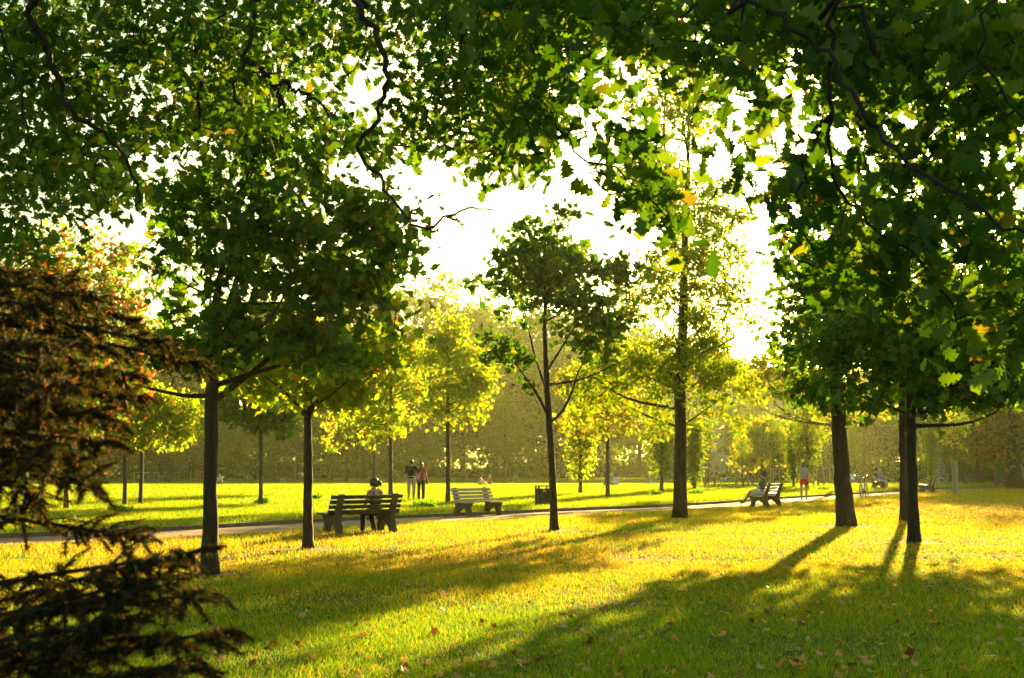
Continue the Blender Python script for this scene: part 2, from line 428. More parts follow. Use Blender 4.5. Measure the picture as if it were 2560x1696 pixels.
def bank(ps):
    ps = np.asarray(ps, float) - PATHW - .12
    t = np.clip(ps / .75, 0, 1); q = np.clip((ps - .75) / 4.5, 0, 1)
    return np.where(ps <= 0, 0, (.03 + .06 * t * t * (3 - 2 * t)) * (1 - q * q * (3 - 2 * q)))
def verge():
    mb = MB(); n = len(near_edge); offs = [0, .1, .3, .5, .75, 1.5, 2.5, 3.5, 4.5, 5.3]; V = []
    for o in offs:
        p = near_edge + nm_ * (PATHW + .12 + o + .0001); z = bank(np.full(n, PATHW + .1201 + o)) + .004
        V.append(np.c_[p, z])
    mb.add(np.vstack(V), [[k * n + i, k * n + i + 1, (k + 1) * n + i + 1, (k + 1) * n + i] for k in range(len(offs) - 1) for i in range(n - 1)])
    tag(mb.build('grass_verge', M['lawn']), kind='structure', label='low grassy bank along the far side of the path')
verge()

def path_signed(xy):
    """<0 near side, 0..PATHW on path, > beyond (distance from near edge along its normal)"""
    res = np.empty(len(xy))
    for s in range(0, len(xy), 50000):
        q = xy[s:s + 50000]
        d = ((q[:, None] - near_edge[None, ::2]) ** 2).sum(2); k = d.argmin(1) * 2
        res[s:s + 50000] = ((q - near_edge[k]) * nm_[k]).sum(1)
    return res

def vnoise(xy, sc, seed):
    r = np.random.default_rng(seed); g = r.random((64, 64))
    q = xy * sc; i = np.floor(q).astype(int); f = q - i; f = f * f * (3 - 2 * f)
    a = g[i[:, 0] % 64, i[:, 1] % 64]; b = g[(i[:, 0] + 1) % 64, i[:, 1] % 64]; c = g[i[:, 0] % 64, (i[:, 1] + 1) % 64]; d = g[(i[:, 0] + 1) % 64, (i[:, 1] + 1) % 64]
    return (a * (1 - f[:, 0]) + b * f[:, 0]) * (1 - f[:, 1]) + (c * (1 - f[:, 0]) + d * f[:, 0]) * f[:, 1]

GZ = np.vectorize(gz)
SOIL = [(770, 1374, .55), (1387, 1328, .5), (2285, 1358, .5), (2117, 1318, .6), (524, 1438, .4), (1700, 1298, .35)]
def grass():
    reseed('grass')
    VV = []; MI = []
    zones = [(7.5, 13, 2900, .038, .0055), (13, 20, 1400, .045, .0075), (20, 32, 420, .065, .011), (32, 48, 330, .075, .016), (48, 75, 150, .09, .026), (75, 120, 60, .10, .045), (120, 235, 18, .12, .08)]
    for (y0, y1, den, h, w) in zones:
        hw = .47 * y1 + 1.2; n = int(den * (y1 - y0) * 2 * hw)
        xy = np.c_[(rng.random(n) * 2 - 1) * hw, y0 + rng.random(n) * (y1 - y0)]
        xy = xy[np.abs(xy[:, 0]) < .45 * xy[:, 1] + 1.2]
        ps = path_signed(xy) if y0 < 100 else np.full(len(xy), 99.)
        keep = (ps < 0.02 + .04 * rng.random(len(xy))) | (ps > PATHW + .10)
        nz = vnoise(xy, .9, 3) * .6 + vnoise(xy, 3.1, 4) * .4
        keep &= rng.random(len(xy)) < .35 + 1.1 * nz
        for (su, sv, sr) in SOIL:
            c = G(su, sv); keep &= (((xy[:, 0] - c[0]) / 1.2) ** 2 + (xy[:, 1] - c[1]) ** 2 > sr * sr) | (rng.random(len(xy)) < .2)
        xy = xy[keep]; ps = ps[keep]; nz = nz[keep]; n = len(xy)
        hh = h * (.55 + .9 * rng.random(n)) * (.6 + .8 * nz)
        edge = np.exp(-np.maximum(0, ps - PATHW - .1) / .7) * (ps > PATHW)
        hh *= 1 + 1.3 * edge
        ww = w * (.6 + .8 * rng.random(n))
        a = rng.random(n) * 2 * math.pi; dx = np.c_[np.cos(a), np.sin(a)]
        ln = rng.normal(size=(n, 2)) * .45 * hh[:, None]
        # on the bank the long grass hangs over the kerb
        k = ((xy[:, None] - near_edge[None, ::6]) ** 2).sum(2).argmin(1) * 6 if y0 < 75 else np.zeros(n, int)
        ln -= nm_[k] * (edge * hh * .5)[:, None]
        z = GZ(xy[:, 1]) + (bank(ps) if y0 < 75 else 0)
        p0 = np.c_[xy - dx * ww[:, None] / 2, z]; p1 = np.c_[xy + dx * ww[:, None] / 2, z]; p2 = np.c_[xy + ln, z + hh]
        VV.append(np.stack([p0, p1, p2], 1).reshape(-1, 3))
        near = (ps < 0) * np.clip((xy[:, 1] - 11) / 12, .04, .6) + (ps > 0) * .14  # dry gold blades thicken over the sunlit near band, thin out in shade
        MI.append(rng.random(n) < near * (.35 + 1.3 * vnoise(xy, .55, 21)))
    V = np.concatenate(VV); Fc = np.arange(len(V)).reshape(-1, 3)
    go = tri_obj('grass', V, Fc, M['grass']); go.data.materials.append(M['grass_dry_sunlit']); go.data.polygons.foreach_set('material_index', np.concatenate(MI).astype(np.int32)); go.data.update()
    tag(go, 'short mown grass covering the park lawn', 'grass', kind='stuff')
grass()

# ------------------------------------------------------------------ near row of trees
BUST = 'young park trees in a row before the path'
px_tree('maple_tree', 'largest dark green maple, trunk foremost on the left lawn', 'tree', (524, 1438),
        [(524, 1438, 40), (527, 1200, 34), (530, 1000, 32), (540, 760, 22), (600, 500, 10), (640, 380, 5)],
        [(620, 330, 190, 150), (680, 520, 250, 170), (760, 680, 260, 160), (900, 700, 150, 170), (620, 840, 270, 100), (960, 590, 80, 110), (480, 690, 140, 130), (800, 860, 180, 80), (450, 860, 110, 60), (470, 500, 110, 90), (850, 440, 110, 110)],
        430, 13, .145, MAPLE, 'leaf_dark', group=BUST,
        limbs=[([(528, 990, 0), (470, 990, -.2), (410, 980, -.4), (330, 960, -.5)], 14, 4), ([(530, 1005, 0), (580, 970, .1), (680, 890, .2), (800, 780, .3), (880, 690, .3)], 17, 4),
               ([(530, 880, 0), (570, 760, .3), (620, 600, .4), (650, 430, .4)], 14, 4), ([(528, 940, 0), (600, 870, -.6), (700, 760, -.9), (760, 600, -.9)], 11, 3)], n_limbs=9, sigma=.17, lobes=26, shell=.5)
px_tree('maple_tree', 'slim maple with pale trunk just left of the occupied near bench', 'tree', (770, 1374),
        [(770, 1374, 25), (770, 1200, 22), (770, 1050, 21), (775, 950, 14), (785, 850, 7)],
        [(790, 900, 190, 100), (900, 970, 80, 70), (690, 970, 80, 50), (960, 880, 70, 80), (620, 930, 80, 60)], 170, 14, .15, MAPLE, 'leaf_yel', group=BUST,
        limbs=[([(770, 1045, 0), (740, 1010, -.3), (700, 970, -.5), (660, 940, -.6)], 11, 3), ([(772, 1040, 0), (800, 990, .2), (850, 920, .4), (890, 860, .5)], 11, 3)], n_limbs=7, sigma=.2, lobes=12)
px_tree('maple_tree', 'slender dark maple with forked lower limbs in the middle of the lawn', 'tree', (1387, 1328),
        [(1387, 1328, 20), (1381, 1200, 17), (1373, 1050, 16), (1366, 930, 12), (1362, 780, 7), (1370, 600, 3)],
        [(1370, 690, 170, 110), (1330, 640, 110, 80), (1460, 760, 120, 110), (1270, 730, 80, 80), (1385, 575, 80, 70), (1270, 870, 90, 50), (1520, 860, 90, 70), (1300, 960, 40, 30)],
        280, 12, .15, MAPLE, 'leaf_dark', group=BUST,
        limbs=[([(1376, 1056, 0), (1405, 1030, .1), (1430, 980, .2), (1450, 920, .3), (1500, 860, .4)], 8, 2), ([(1370, 1040, 0), (1350, 1000, -.1), (1325, 960, -.3), (1280, 900, -.5)], 8, 2),
               ([(1368, 980, 0), (1340, 900, .3), (1320, 820, .5), (1290, 730, .6)], 7, 2), ([(1366, 930, 0), (1410, 860, -.3), (1460, 780, -.5)], 7, 2)], n_limbs=8, sigma=.15, lobes=18, shell=.55)
px_tree('honey_locust', 'tall golden tree with sparse wispy leaves beside the path', 'tree', (1700, 1298),
        [(1700, 1298, 33), (1700, 1120, 29), (1702, 950, 26), (1708, 800, 21), (1712, 600, 15), (1720, 400, 9), (1725, 180, 3)],
        [(1690, 260, 110, 120), (1640, 470, 130, 100), (1770, 520, 110, 110), (1740, 660, 150, 100), (1620, 730, 120, 90), (1790, 790, 110, 90), (1690, 920, 180, 80), (1590, 900, 100, 60), (1800, 940, 80, 50), (1640, 1040, 40, 70), (1760, 1020, 50, 50), (1830, 1060, 40, 20), (1500, 960, 90, 70)],
        720, 28, .20, LONG, 'leaf_locust', n_limbs=22, sigma=.16, lobes=20, group=BUST,
        limbs=[([(1700, 990, 0), (1660, 960, .2), (1610, 940, .3)], 8, 3), ([(1704, 960, 0), (1670, 930, -.3), (1630, 905, -.5)], 6, 3), ([(1690, 620, 0), (1670, 450, 0), (1660, 330, .1), (1665, 200, .1)], 10, 3)])
px_tree('lime_tree', 'thick trunked dark lime right of the golden tree', 'tree', (2117, 1318),
        [(2117, 1318, 42), (2106, 1180, 38), (2094, 1020, 34), (2090, 900, 26), (2100, 700, 14), (2110, 560, 6)],
        [(2090, 820, 180, 150), (1990, 905, 75, 75), (2150, 690, 190, 120), (2060, 980, 130, 55), (2030, 740, 100, 110)],
        270, 15, .17, MAPLE, 'leaf_dark', n_limbs=9, sigma=.22, lobes=20, group=BUST)
px_tree('lime_tree', 'slim dark lime foremost on the right, broad low crown', 'tree', (2285, 1358),
        [(2285, 1358, 29), (2280, 1200, 25), (2278, 1020, 23), (2280, 880, 16), (2300, 700, 8)],
        [(2330, 880, 240, 110), (2180, 820, 160, 120), (2470, 820, 150, 160), (2270, 985, 230, 55), (2480, 960, 120, 60)],
        300, 15, .16, MAPLE, 'leaf_dark', n_limbs=10, sigma=.2, lobes=22, group=BUST)
px_tree('lime_tree', 'dim slim lime close behind the foremost right trunk', 'tree', (2260, 1305),
        [(2260, 1305, 20), (2258, 1150, 18), (2255, 1000, 17), (2255, 850, 10)],
        [(2240, 860, 160, 120), (2330, 930, 120, 70)], 110, 14, .18, MAPLE, 'leaf_dark', n_limbs=6, sigma=.25, lobes=10, group=BUST)

# ------------------------------------------------------------------ sunlit trees beyond the path
LIT = 'backlit maples on the sunny lawn beyond the path'
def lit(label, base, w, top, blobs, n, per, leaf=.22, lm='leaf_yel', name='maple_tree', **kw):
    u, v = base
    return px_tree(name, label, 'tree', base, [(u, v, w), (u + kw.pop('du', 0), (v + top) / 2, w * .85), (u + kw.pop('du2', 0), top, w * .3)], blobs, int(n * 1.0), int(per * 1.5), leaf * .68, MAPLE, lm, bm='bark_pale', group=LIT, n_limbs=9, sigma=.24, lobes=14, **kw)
lit('red flecked maple half hidden behind the conifer', (166, 1273), 12, 850, [(220, 960, 160, 110), (320, 800, 110, 110), (130, 800, 170, 140), (250, 1040, 120, 40), (330, 930, 70, 70), (160, 660, 150, 110), (60, 720, 120, 130), (330, 690, 70, 80)], 480, 14, lm='leaf_red')
lit('straight yellow maple, left of a leaning pair right of the conifer', (312, 1264), 10, 950, [(300, 980, 90, 80), (280, 1060, 60, 40)], 110, 13)
lit('slightly leaning bright yellow maple beside its straight twin', (351, 1262), 10, 960, [(400, 1070, 100, 55), (440, 1015, 70, 45), (340, 1080, 40, 40), (390, 1000, 60, 40)], 150, 13, du=5, du2=12)
lit('shaded green maple between the two left foreground trunks', (652, 1264), 10, 960, [(650, 1030, 90, 55), (590, 1010, 60, 45), (715, 1050, 55, 45)], 130, 13, lm='leaf_dark')
lit('thin trunked maple rising behind the seated woman', (936, 1228), 8, 1000, [(880, 1070, 80, 45), (930, 1030, 80, 60)], 100, 14, .25)
lit('broad yellow maple just right of the woman on the near bench', (977, 1245), 11, 830, [(930, 970, 110, 100), (1000, 920, 75, 90), (960, 1060, 90, 40), (850, 990, 60, 60)], 260, 14, .24)
lit('upright yellow maple right of the walking couple', (1120, 1258), 11, 790, [(1130, 830, 60, 60), (1130, 920, 90, 70), (1150, 1000, 85, 70), (1085, 1010, 50, 60), (1200, 970, 40, 55)], 250, 14, .2)
lit('golden maple between the leafy column and the tall golden tree', (1519, 1244), 10, 880, [(1510, 960, 100, 75), (1490, 1050, 80, 45), (1570, 1030, 55, 55), (1440, 960, 55, 55), (1560, 900, 60, 50)], 200, 14, .24, lm='leaf_gold')
lit('golden maple behind the thick lime trunk', (2098, 1232), 12, 850, [(1900, 950, 120, 70), (2000, 900, 110, 80), (2090, 1000, 90, 60), (2180, 1000, 70, 60)], 230, 14, .28, lm='leaf_gold')
px_tree('hornbeam_bush', 'low spreading golden tree behind the woman with the phone', 'tree', (1905, 1212), [(1905, 1212, 9), (1905, 1160, 7), (1910, 1080, 3)],
        [(1895, 1110, 60, 40), (1865, 1150, 35, 35), (1950, 1130, 55, 40), (1925, 1080, 60, 35)], 200, 13, .3, MAPLE, 'leaf_gold', group=LIT, n_limbs=8, sigma=.45)

def column(label, base, top, half, lm, bottom, w=9, leaf=.2, n=260):
    u, v = base; d = G(*base)[1]; s = d / F
    bl = []; H = bottom - top
    for t in np.linspace(0, 1, 6):
        wd = half * (.35 + .65 * math.sin(math.pi * (.18 + .72 * (1 - t)) ** 1.0)) if t > .0 else half * .7
        bl.append((u, bottom - H * (.1 + .8 * t), wd, H * .14))
    return px_tree('columnar_hornbeam', label, 'tree', base, [(u, v, w), (u, bottom, w * .8), (u, top + 10, 2)], bl, n, 12, leaf, OVAL, lm, bm='bark_pale', group='columnar hornbeams',
                   n_limbs=16, sigma=.18, z0=(v - bottom) * s * .6, shell=.35)
column('bright leafy column left of the golden maple', (1451, 1235), 1005, 40, 'leaf_yel', 1192)
column('dim leafy column just left of the tall golden trunk', (1654, 1230), 1010, 38, 'leaf_col', 1190)
column('narrow dark leafy column just right of the tall golden trunk', (1736, 1224), 1040, 23, 'leaf_col', 1205, 7)
column('very narrow leafy column left of the jogger', (1984, 1218), 1060, 14, 'leaf_col', 1205, 6)
column('broad bronze column behind the jogger', (2018, 1222), 1000, 36, 'leaf_col', 1200, 8)
column('tall green column behind the bicycles', (2160, 1208), 1020, 36, 'leaf_col', 1185, 9)
column('thin yellow column left of the birch', (2328, 1212), 1040, 14, 'leaf_yel', 1200, 6)

px_tree('birch_tree', 'white barked birch with black scars by the right path', 'tree', (2352, 1210), [(2352, 1210, 25), (2350, 1150, 22), (2349, 1050, 17), (2347, 930, 9), (2345, 800, 4)],
        [(2345, 920, 120, 70), (2420, 970, 90, 50), (2320, 850, 100, 70), (2440, 1040, 45, 40)], 220, 14, .3, OVAL, 'leaf_yel', bm='birch', n_limbs=12, sigma=.5)
px_tree('beech_tree', 'stout trunked bronze beech at the far right edge', 'tree', (2540, 1224), [(2540, 1224, 36), (2534, 1160, 28), (2530, 1050, 20), (2535, 900, 9)],
        [(2500, 1090, 110, 70), (2560, 1020, 140, 90), (2440, 1110, 60, 45), (2620, 1090, 110, 70), (2540, 920, 120, 90)], 420, 14, .32, OVAL, 'leaf_bronze', n_limbs=14, sigma=.5)
px_tree('beech_tree', 'dark trunk right of the white birch', 'tree', (2402, 1202), [(2402, 1202, 15), (2400, 1100, 12), (2400, 950, 6)],
        [(2410, 1000, 110, 80), (2460, 1060, 70, 40)], 200, 12, .38, OVAL, 'leaf_bronze', n_limbs=10, sigma=.6)

# ------------------------------------------------------------------ wood at the far edge of the park
def wood_proto(H, kind, seed):
    W = H * .33
    bl = [(0, 0, H * .55, W, W, H * .33), (W * .4, 0, H * .72, W * .65, W * .65, H * .22), (-W * .4, 0, H * .42, W * .75, W * .75, H * .2), (0, W * .3, H * .82, W * .45, W * .45, H * .17), (W * .5, -W * .3, H * .38, W * .6, W * .6, H * .17)]
    return make_tree('wood_tree', 'tall hazy tree in the dark wood behind the far lawn', 'tree', (0, 0, 0), [(0, 0, -.2), (.1, 0, H * .3), (0, .1, H * .9)], [H * .014, H * .011, H * .004], bl, 110, 95, .44, QUAD, kind,
                     group='trees of the wood behind the far lawn', n_limbs=16, sigma=.9, sides=8, twig_r=.06, lobes=14, seed=seed)
M['leaf_wood_light'] = leafmat('leaf_wood_light', [(0, (.03, .065, .005)), (.6, (.05, .085, .006)), (1, (.08, .09, .008))], 1.6, gloss=.015)
protos = [wood_proto(20, 'leaf_wood', 1), wood_proto(20, 'leaf_wood_light', 2), wood_proto(20, 'leaf_col', 3), wood_proto(20, 'leaf_wood', 4)]
WPOS = []; reseed('wood')
def wood_row(u0, u1, d0, d1, n, h0, h1, jig=8):
    for i in range(n):
        t = (i + .5) / n; u = u0 + (u1 - u0) * t + rng.normal() * (u1 - u0) / n * .25; d = d0 + (d1 - d0) * t + rng.normal() * jig
        h = h0 + (h1 - h0) * t; WPOS.append(((u - 1280) / F * d, d, h * (.66 + .56 * rng.random())))
wood_row(-250, 950, 196, 212, 14, 28, 26)
wood_row(430, 1330, 176, 190, 5, 13, 15)
wood_row(-300, 950, 224, 245, 11, 27, 29)
wood_row(880, 1640, 222, 232, 10, 29, 30)
wood_row(1640, 2040, 236, 236, 4, 25, 23)
wood_row(960, 1500, 246, 258, 7, 37, 31)
wood_row(1640, 2100, 190, 175, 5, 10, 12)
wood_row(1960, 2800, 178, 150, 9, 15, 17)
wood_row(1800, 2800, 215, 190, 10, 17, 24)
wood_row(2390, 2980, 128, 112, 7, 22, 25, 4)
for i, (x, y, h) in enumerate(WPOS):
    o = protos[i % 4] if i < 4 else copy_tree(protos[i % 4])
    o.location = (x, y, gz(y)); s = h / 20; o.scale = (s * (.9 + .3 * rng.random()), s, s); o.rotation_euler = (0, 0, rng.random() * 6.28)

def hedge():
    reseed('hedge')
    """low undergrowth at the foot of the wood"""
    pos = []
    for (u0, u1, d0, d1, n, h) in [(-300, 980, 200, 225, 20000, 5.0), (900, 1680, 232, 240, 16000, 6.0), (1640, 2800, 200, 165, 20000, 5.5)]:
        t = rng.random(n); u = u0 + (u1 - u0) * t; d = d0 + (d1 - d0) * t + rng.random(n) * 5
        x = (u - 1280) / F * d
        nz = vnoise(np.c_[x, d * .3], .12, 9)
        z = GZ(d) + rng.random(n) ** .9 * h * (.12 + 1.5 * nz ** 1.7)
        pos.append(np.c_[x, d, z])
    for (u0, u1, d0, d1, n, h) in [(-300, 980, 226, 240, 3500, 8), (900, 1680, 245, 250, 2500, 8), (1640, 2800, 222, 195, 3500, 7)]:
        t = rng.random(n); u = u0 + (u1 - u0) * t; d = d0 + (d1 - d0) * t + rng.random(n) * 6; x = (u - 1280) / F * d
        z = GZ(d) + rng.random(n) * h * (.25 + 1.2 * vnoise(np.c_[x, d * .3], .09, 10)); pos.append(np.c_[x, d, z])
    sz = np.concatenate([np.full(len(p), .52 if k < 3 else 1.4) for k, p in enumerate(pos)])
    V, Fc = leaves(np.concatenate(pos), sz, QUAD, up=.3)
    tag(tri_obj('undergrowth', V, Fc, M['leaf_wood']), 'dark bushy undergrowth at the foot of the far wood', 'undergrowth', kind='stuff')
hedge()

# ------------------------------------------------------------------ houses behind the wood
def house(label, u, d, w, dep, h, yaw, floors, cols, wm):
    x = (u - 1280) / F * d; z0 = gz(d)
    root = empty('apartment_building', (x, d, z0), label, 'building', rotz=yaw)
    mb = MB(); mb.box((0, 0, h / 2), (w, dep, h)); mb.build('wall', M[wm], root, smooth=False)
    mb = MB(); mb.add([[-w / 2 - .5, -dep / 2 - .5, h], [w / 2 + .5, -dep / 2 - .5, h], [w / 2 + .5, dep / 2 + .5, h], [-w / 2 - .5, dep / 2 + .5, h], [-w / 2 + 2, 0, h + 3.5], [w / 2 - 2, 0, h + 3.5]],
                     [[0, 1, 5, 4], [1, 2, 5], [2, 3, 4, 5], [3, 0, 4], [3, 2, 1, 0]])
    rf = mb.build('roof', M['roof'], root, smooth=False, loc=(0, 0, .004))
    mb = MB(); mb.box((w * .2, .8, h + 3.2), (.9, .9, 2.4)); mb.box((w * .2, .8, h + 4.45), (1.1, 1.1, .2)); mb.build('chimney', M['render_warm'], rf, smooth=False)
    fr = MB(); fr.box((0, -.02, 0), (1.5, .10, 1.9)); fm = fr.mesh('window', M['frame_white'], False)
    pn = MB(); pn.box((-.33, -.06, 0), (.56, .06, 1.6)); pn.box((.33, -.06, 0), (.56, .06, 1.6)); pm = pn.mesh('pane', M['pane'], False)
    for i in range(floors):
        for j in range(cols):
            o = bpy.data.objects.new('window', fm); COL.objects.link(o); o.parent = root; o.location = (-w / 2 + w * (j + .5) / cols, -dep / 2, 2 + 3.1 * i)
            p = bpy.data.objects.new('pane', pm); COL.objects.link(p); p.parent = o
            if j % 2 == 0 and i > 0:
                b = MB(); b.box((0, -.6, -1.25), (2.6, 1.2, .18)); b.box((0, -1.17, -.75), (2.6, .06, .9)); b.build('balcony', M['render_wall'], root, loc=o.location, smooth=False)
house('pale grey apartment block half hidden behind the tall golden tree', 1745, 225, 15, 12, 20, R(-12), 6, 4, 'render_wall')
house('warm pale apartment block behind the low golden tree', 1885, 235, 13, 12, 18, R(8), 6, 4, 'render_warm')

# ------------------------------------------------------------------ overhanging oaks and the conifer
def inpoly(u, v, poly):
    c = False; n = len(poly)
    for i in range(n):
        x1, y1 = poly[i]; x2, y2 = poly[(i + 1) % n]
        if (y1 > v) != (y2 > v) and u < (x2 - x1) * (v - y1) / (y2 - y1) + x1: c = not c
    return c

def canopy(name, label, trunk, trunk_r, branches, regions, gaps, per, leaf, tpl, lm, sigma, up, start, droop=.4):
    reseed(label)
    root = empty(name, trunk[0], label, 'tree'); b0 = np.array(trunk[0], float)
    tb = MB(); tp = smooth_path(trunk, 20) - b0; tb.tube(tp, np.interp(np.linspace(0, 1, 20), np.linspace(0, 1, len(trunk_r)), trunk_r) * (1 + .5 * np.exp(-np.linspace(0, 1, 20) * 14)), 14, jitter=.03)
    lb = tb; nodes = []
    for pts, r0, r1, link in branches:
        q = [P(*p) for p in pts]
        if link: q = [np.array(start)] + [np.array(start) * .45 + q[0] * .55 + np.array([0, 0, .5])] + q
        n = 10 + 6 * len(q)
        q = smooth_path(q, n) + rng.normal(size=(n, 3)) * .018
        lb.tube(q - b0, np.linspace(r0 * (1.25 if link else 1), r1, n), 9, jitter=.05)
        nodes += [p for p in q if p[2] < 1.55 + p[1] * .62]
    A = []
    for poly, n, d0, d1 in regions:
        us = [p[0] for p in poly]; vs = [p[1] for p in poly]; k = 0; tries = 0
        while k < n and tries < n * 60:
            tries += 1
            u = random.uniform(min(us), max(us)); v = random.uniform(min(vs), max(vs))
            if not inpoly(u, v, poly): continue
            if any(((u - g[0]) / g[2]) ** 2 + ((v - g[1]) / g[3]) ** 2 < 1 for g in gaps): continue
            A.append(P(u, v, random.uniform(d0, d1))); k += 1
    ba, ti = grow(lb, np.array(nodes) - b0, np.array(A) - b0, .012, .0025)
    lb.build('trunk', M['twig_dark'], root)
    k = np.repeat(np.arange(len(ti)), per); u = rng.random(len(k))[:, None] ** .5
    L = np.linalg.norm(ti - ba, axis=1)[k][:, None]
    u = 1 - (1 - u) * np.minimum(1, .6 / np.maximum(L, .01))
    pos = ba[k] * (1 - u) + ti[k] * u + rng.normal(size=(len(k), 3)) * sigma
    V, Fc = leaves(pos, leaf, tpl, up=up, droop=droop)
    tri_obj('crown', V, Fc, M[lm], root)
    return root

def ZR(pts, d0, d1):   # points read in the right half of the photograph
    n = len(pts); return [(x * .5408 + 1280, y * .5408, d0 + (d1 - d0) * i / (n - 1)) for i, (x, y) in enumerate(pts)]
def ZL(pts, d0, d1):
    n = len(pts); return [(x * .5408, y * .5408, d0 + (d1 - d0) * i / (n - 1)) for i, (x, y) in enumerate(pts)]
right_br = [
    (ZR([(1080, -60), (1130, 0), (1280, 110), (1420, 220), (1560, 420), (1750, 680), (1950, 800), (2150, 930), (2380, 1090)], 6.2, 5.0), .023, .008, True),
    (ZR([(1540, -60), (1500, 0), (1465, 130), (1468, 500), (1480, 760), (1600, 970), (1850, 1200), (2050, 1400)], 5.6, 6.6), .022, .006, True),
    (ZR([(1468, 520), (1380, 680), (1320, 880), (1250, 1010)], 5.9, 6.1), .012, .004, False),
    (ZR([(1130, -60), (1100, 0), (1045, 180), (1150, 380), (1260, 500), (1340, 650)], 7.0, 7.4), .018, .005, True),
    (ZR([(1560, -50), (1600, 0), (1640, 130), (1650, 260)], 6.0, 6.0), .024, .014, True),
    (ZR([(2280, -60), (2240, 0), (2180, 150), (2200, 320), (2300, 500), (2400, 600)], 4.6, 4.6), .016, .006, True),
    (ZR([(-10, -40), (20, 0), (120, 250), (170, 500), (300, 720), (480, 770), (560, 850)], 7.6, 6.6), .020, .005, True),
    (ZR([(880, -40), (865, 20), (840, 130), (900, 300)], 7.0, 6.8), .014, .006, True),
    (ZR([(1640, 480), (1600, 560), (1640, 700), (1760, 760)], 5.7, 5.8), .008, .003, False),
    (ZR([(1840, 740), (1840, 950), (1850, 1150)], 5.4, 5.5), .007, .003, False),
    (ZR([(370, 760), (430, 880), (560, 960)], 6.9, 6.8), .007, .003, False),
]
EDGE_R = [(1140, -30), (1250, 180), (1290, 330), (1340, 420), (1500, 470), (1570, 560), (1650, 600), (1730, 590), (1700, 480), (1800, 450), (1930, 500), (1930, 640), (1960, 720), (2100, 700), (2250, 800), (2420, 880), (2600, 900), (2600, -30)]
gaps_r = [(1530, 180, 75, 75), (1620, 210, 75, 90), (1700, 330, 70, 110), (1990, 300, 75, 85), (2130, 390, 65, 75), (1940, 170, 30, 45), (1760, 480, 60, 60), (1880, 520, 70, 90), (2190, 255, 40, 30), (1470, 100, 30, 40), (1480, 370, 40, 40), (2060, 560, 40, 60)]
canopy('oak_tree', 'overhanging oak whose broad lobed leaves fill the upper right', [(4.6, 5.6, -.05), (4.55, 5.6, 2.5), (4.4, 5.7, 5.0), (4.2, 5.9, 7.5)], [.33, .26, .22, .12], right_br,
       [(EDGE_R, 290, 6.4, 9.4), ([(1850, -30), (2600, -30), (2600, 880), (2300, 780), (2050, 560)], 100, 5.9, 7.8), ([(1200, -30), (1650, -30), (1640, 330), (1320, 380)], 45, 7.8, 10), ([(1140, -30), (2600, -30), (2600, 250), (1600, 160), (1250, 120)], 110, 7.0, 9.5)],
       gaps_r, 12, .135, OAK, 'leaf_oak', .10, .25, (4.3, 5.8, 6.4))
left_br = [
    (ZL([(1620, -60), (1640, 0), (1740, 170), (1790, 330), (1745, 520), (1650, 680), (1740, 800), (1830, 950), (1885, 1015), (1975, 1055), (2030, 1005), (2090, 990), (2200, 950), (2290, 970)], 9.0, 8.6), .046, .006, True),
    (ZL([(1885, 1010), (1945, 940), (2040, 895)], 8.7, 8.7), .008, .003, False),
    (ZL([(1975, 1052), (2038, 1066)], 8.7, 8.7), .008, .003, False),
    (ZL([(2078, 992), (2110, 1015), (2140, 1062)], 8.7, 8.7), .007, .003, False),
    (ZL([(1150, -60), (1145, 0), (1160, 100), (1135, 280), (1080, 430), (1110, 495)], 9.6, 9.4), .050, .014, True),
    (ZL([(1140, 285), (1250, 350), (1350, 410), (1480, 480), (1540, 520)], 9.5, 9.6), .030, .008, False),
    (ZL([(1275, 370), (1300, 470), (1335, 530)], 9.5, 9.5), .020, .008, False),
    (ZL([(830, -50), (850, 0), (900, 180), (925, 400), (910, 600)], 9.8, 9.8), .050, .014, True),
    (ZL([(150, -50), (150, 0), (160, 120), (220, 250), (330, 520), (470, 600), (570, 720), (630, 880), (630, 980)], 8.8, 9.4), .050, .010, True),
    (ZL([(2130, -50), (2130, 0), (2130, 200), (2090, 370), (2020, 460)], 10, 10), .030, .010, True),
    (ZL([(1030, -50), (1030, 0), (1040, 90), (960, 110), (900, 130)], 9.8, 9.8), .028, .010, True),
    (ZL([(180, 760), (260, 880), (300, 980), (390, 1040)], 9, 9), .014, .004, True),
    (ZL([(1540, -40), (1560, 200), (1550, 480)], 10.4, 10.4), .010, .004, True),
]
EDGE_L = [(-40, -30), (1330, -30), (1330, 200), (1290, 440), (1230, 420), (1170, 400), (1090, 380), (1060, 440), (980, 400), (900, 330), (800, 300), (600, 330), (400, 360), (300, 520), (180, 540), (100, 640), (-40, 640)]
gaps_l = [(420, 410, 70, 70), (100, 520, 70, 60), (870, 200, 55, 70), (960, 260, 45, 90), (1075, 130, 40, 50), (1000, 100, 35, 40), (420, 30, 40, 40), (100, 25, 35, 25), (410, 215, 35, 30), (1260, 30, 40, 40), (1130, 300, 30, 60), (320, 210, 30, 30)]
canopy('oak_tree', 'overhanging oak with crooked bare branch against the bright sky', [(-5.6, 7.4, -.05), (-5.5, 7.5, 3), (-5.1, 7.8, 5.6), (-4.6, 8.2, 8)], [.38, .3, .24, .14], left_br,
       [(EDGE_L, 520, 9.4, 13.5), ([(-40, -30), (700, -30), (640, 250), (380, 350), (150, 520), (-40, 600)], 90, 9.0, 12), ([(1050, -30), (1350, -30), (1340, 300), (1220, 400), (1060, 360)], 90, 9.3, 12.0)],
       gaps_l, 14, .115, OAK, 'leaf_oak', .12, .25, (-4.8, 8.1, 7.0))

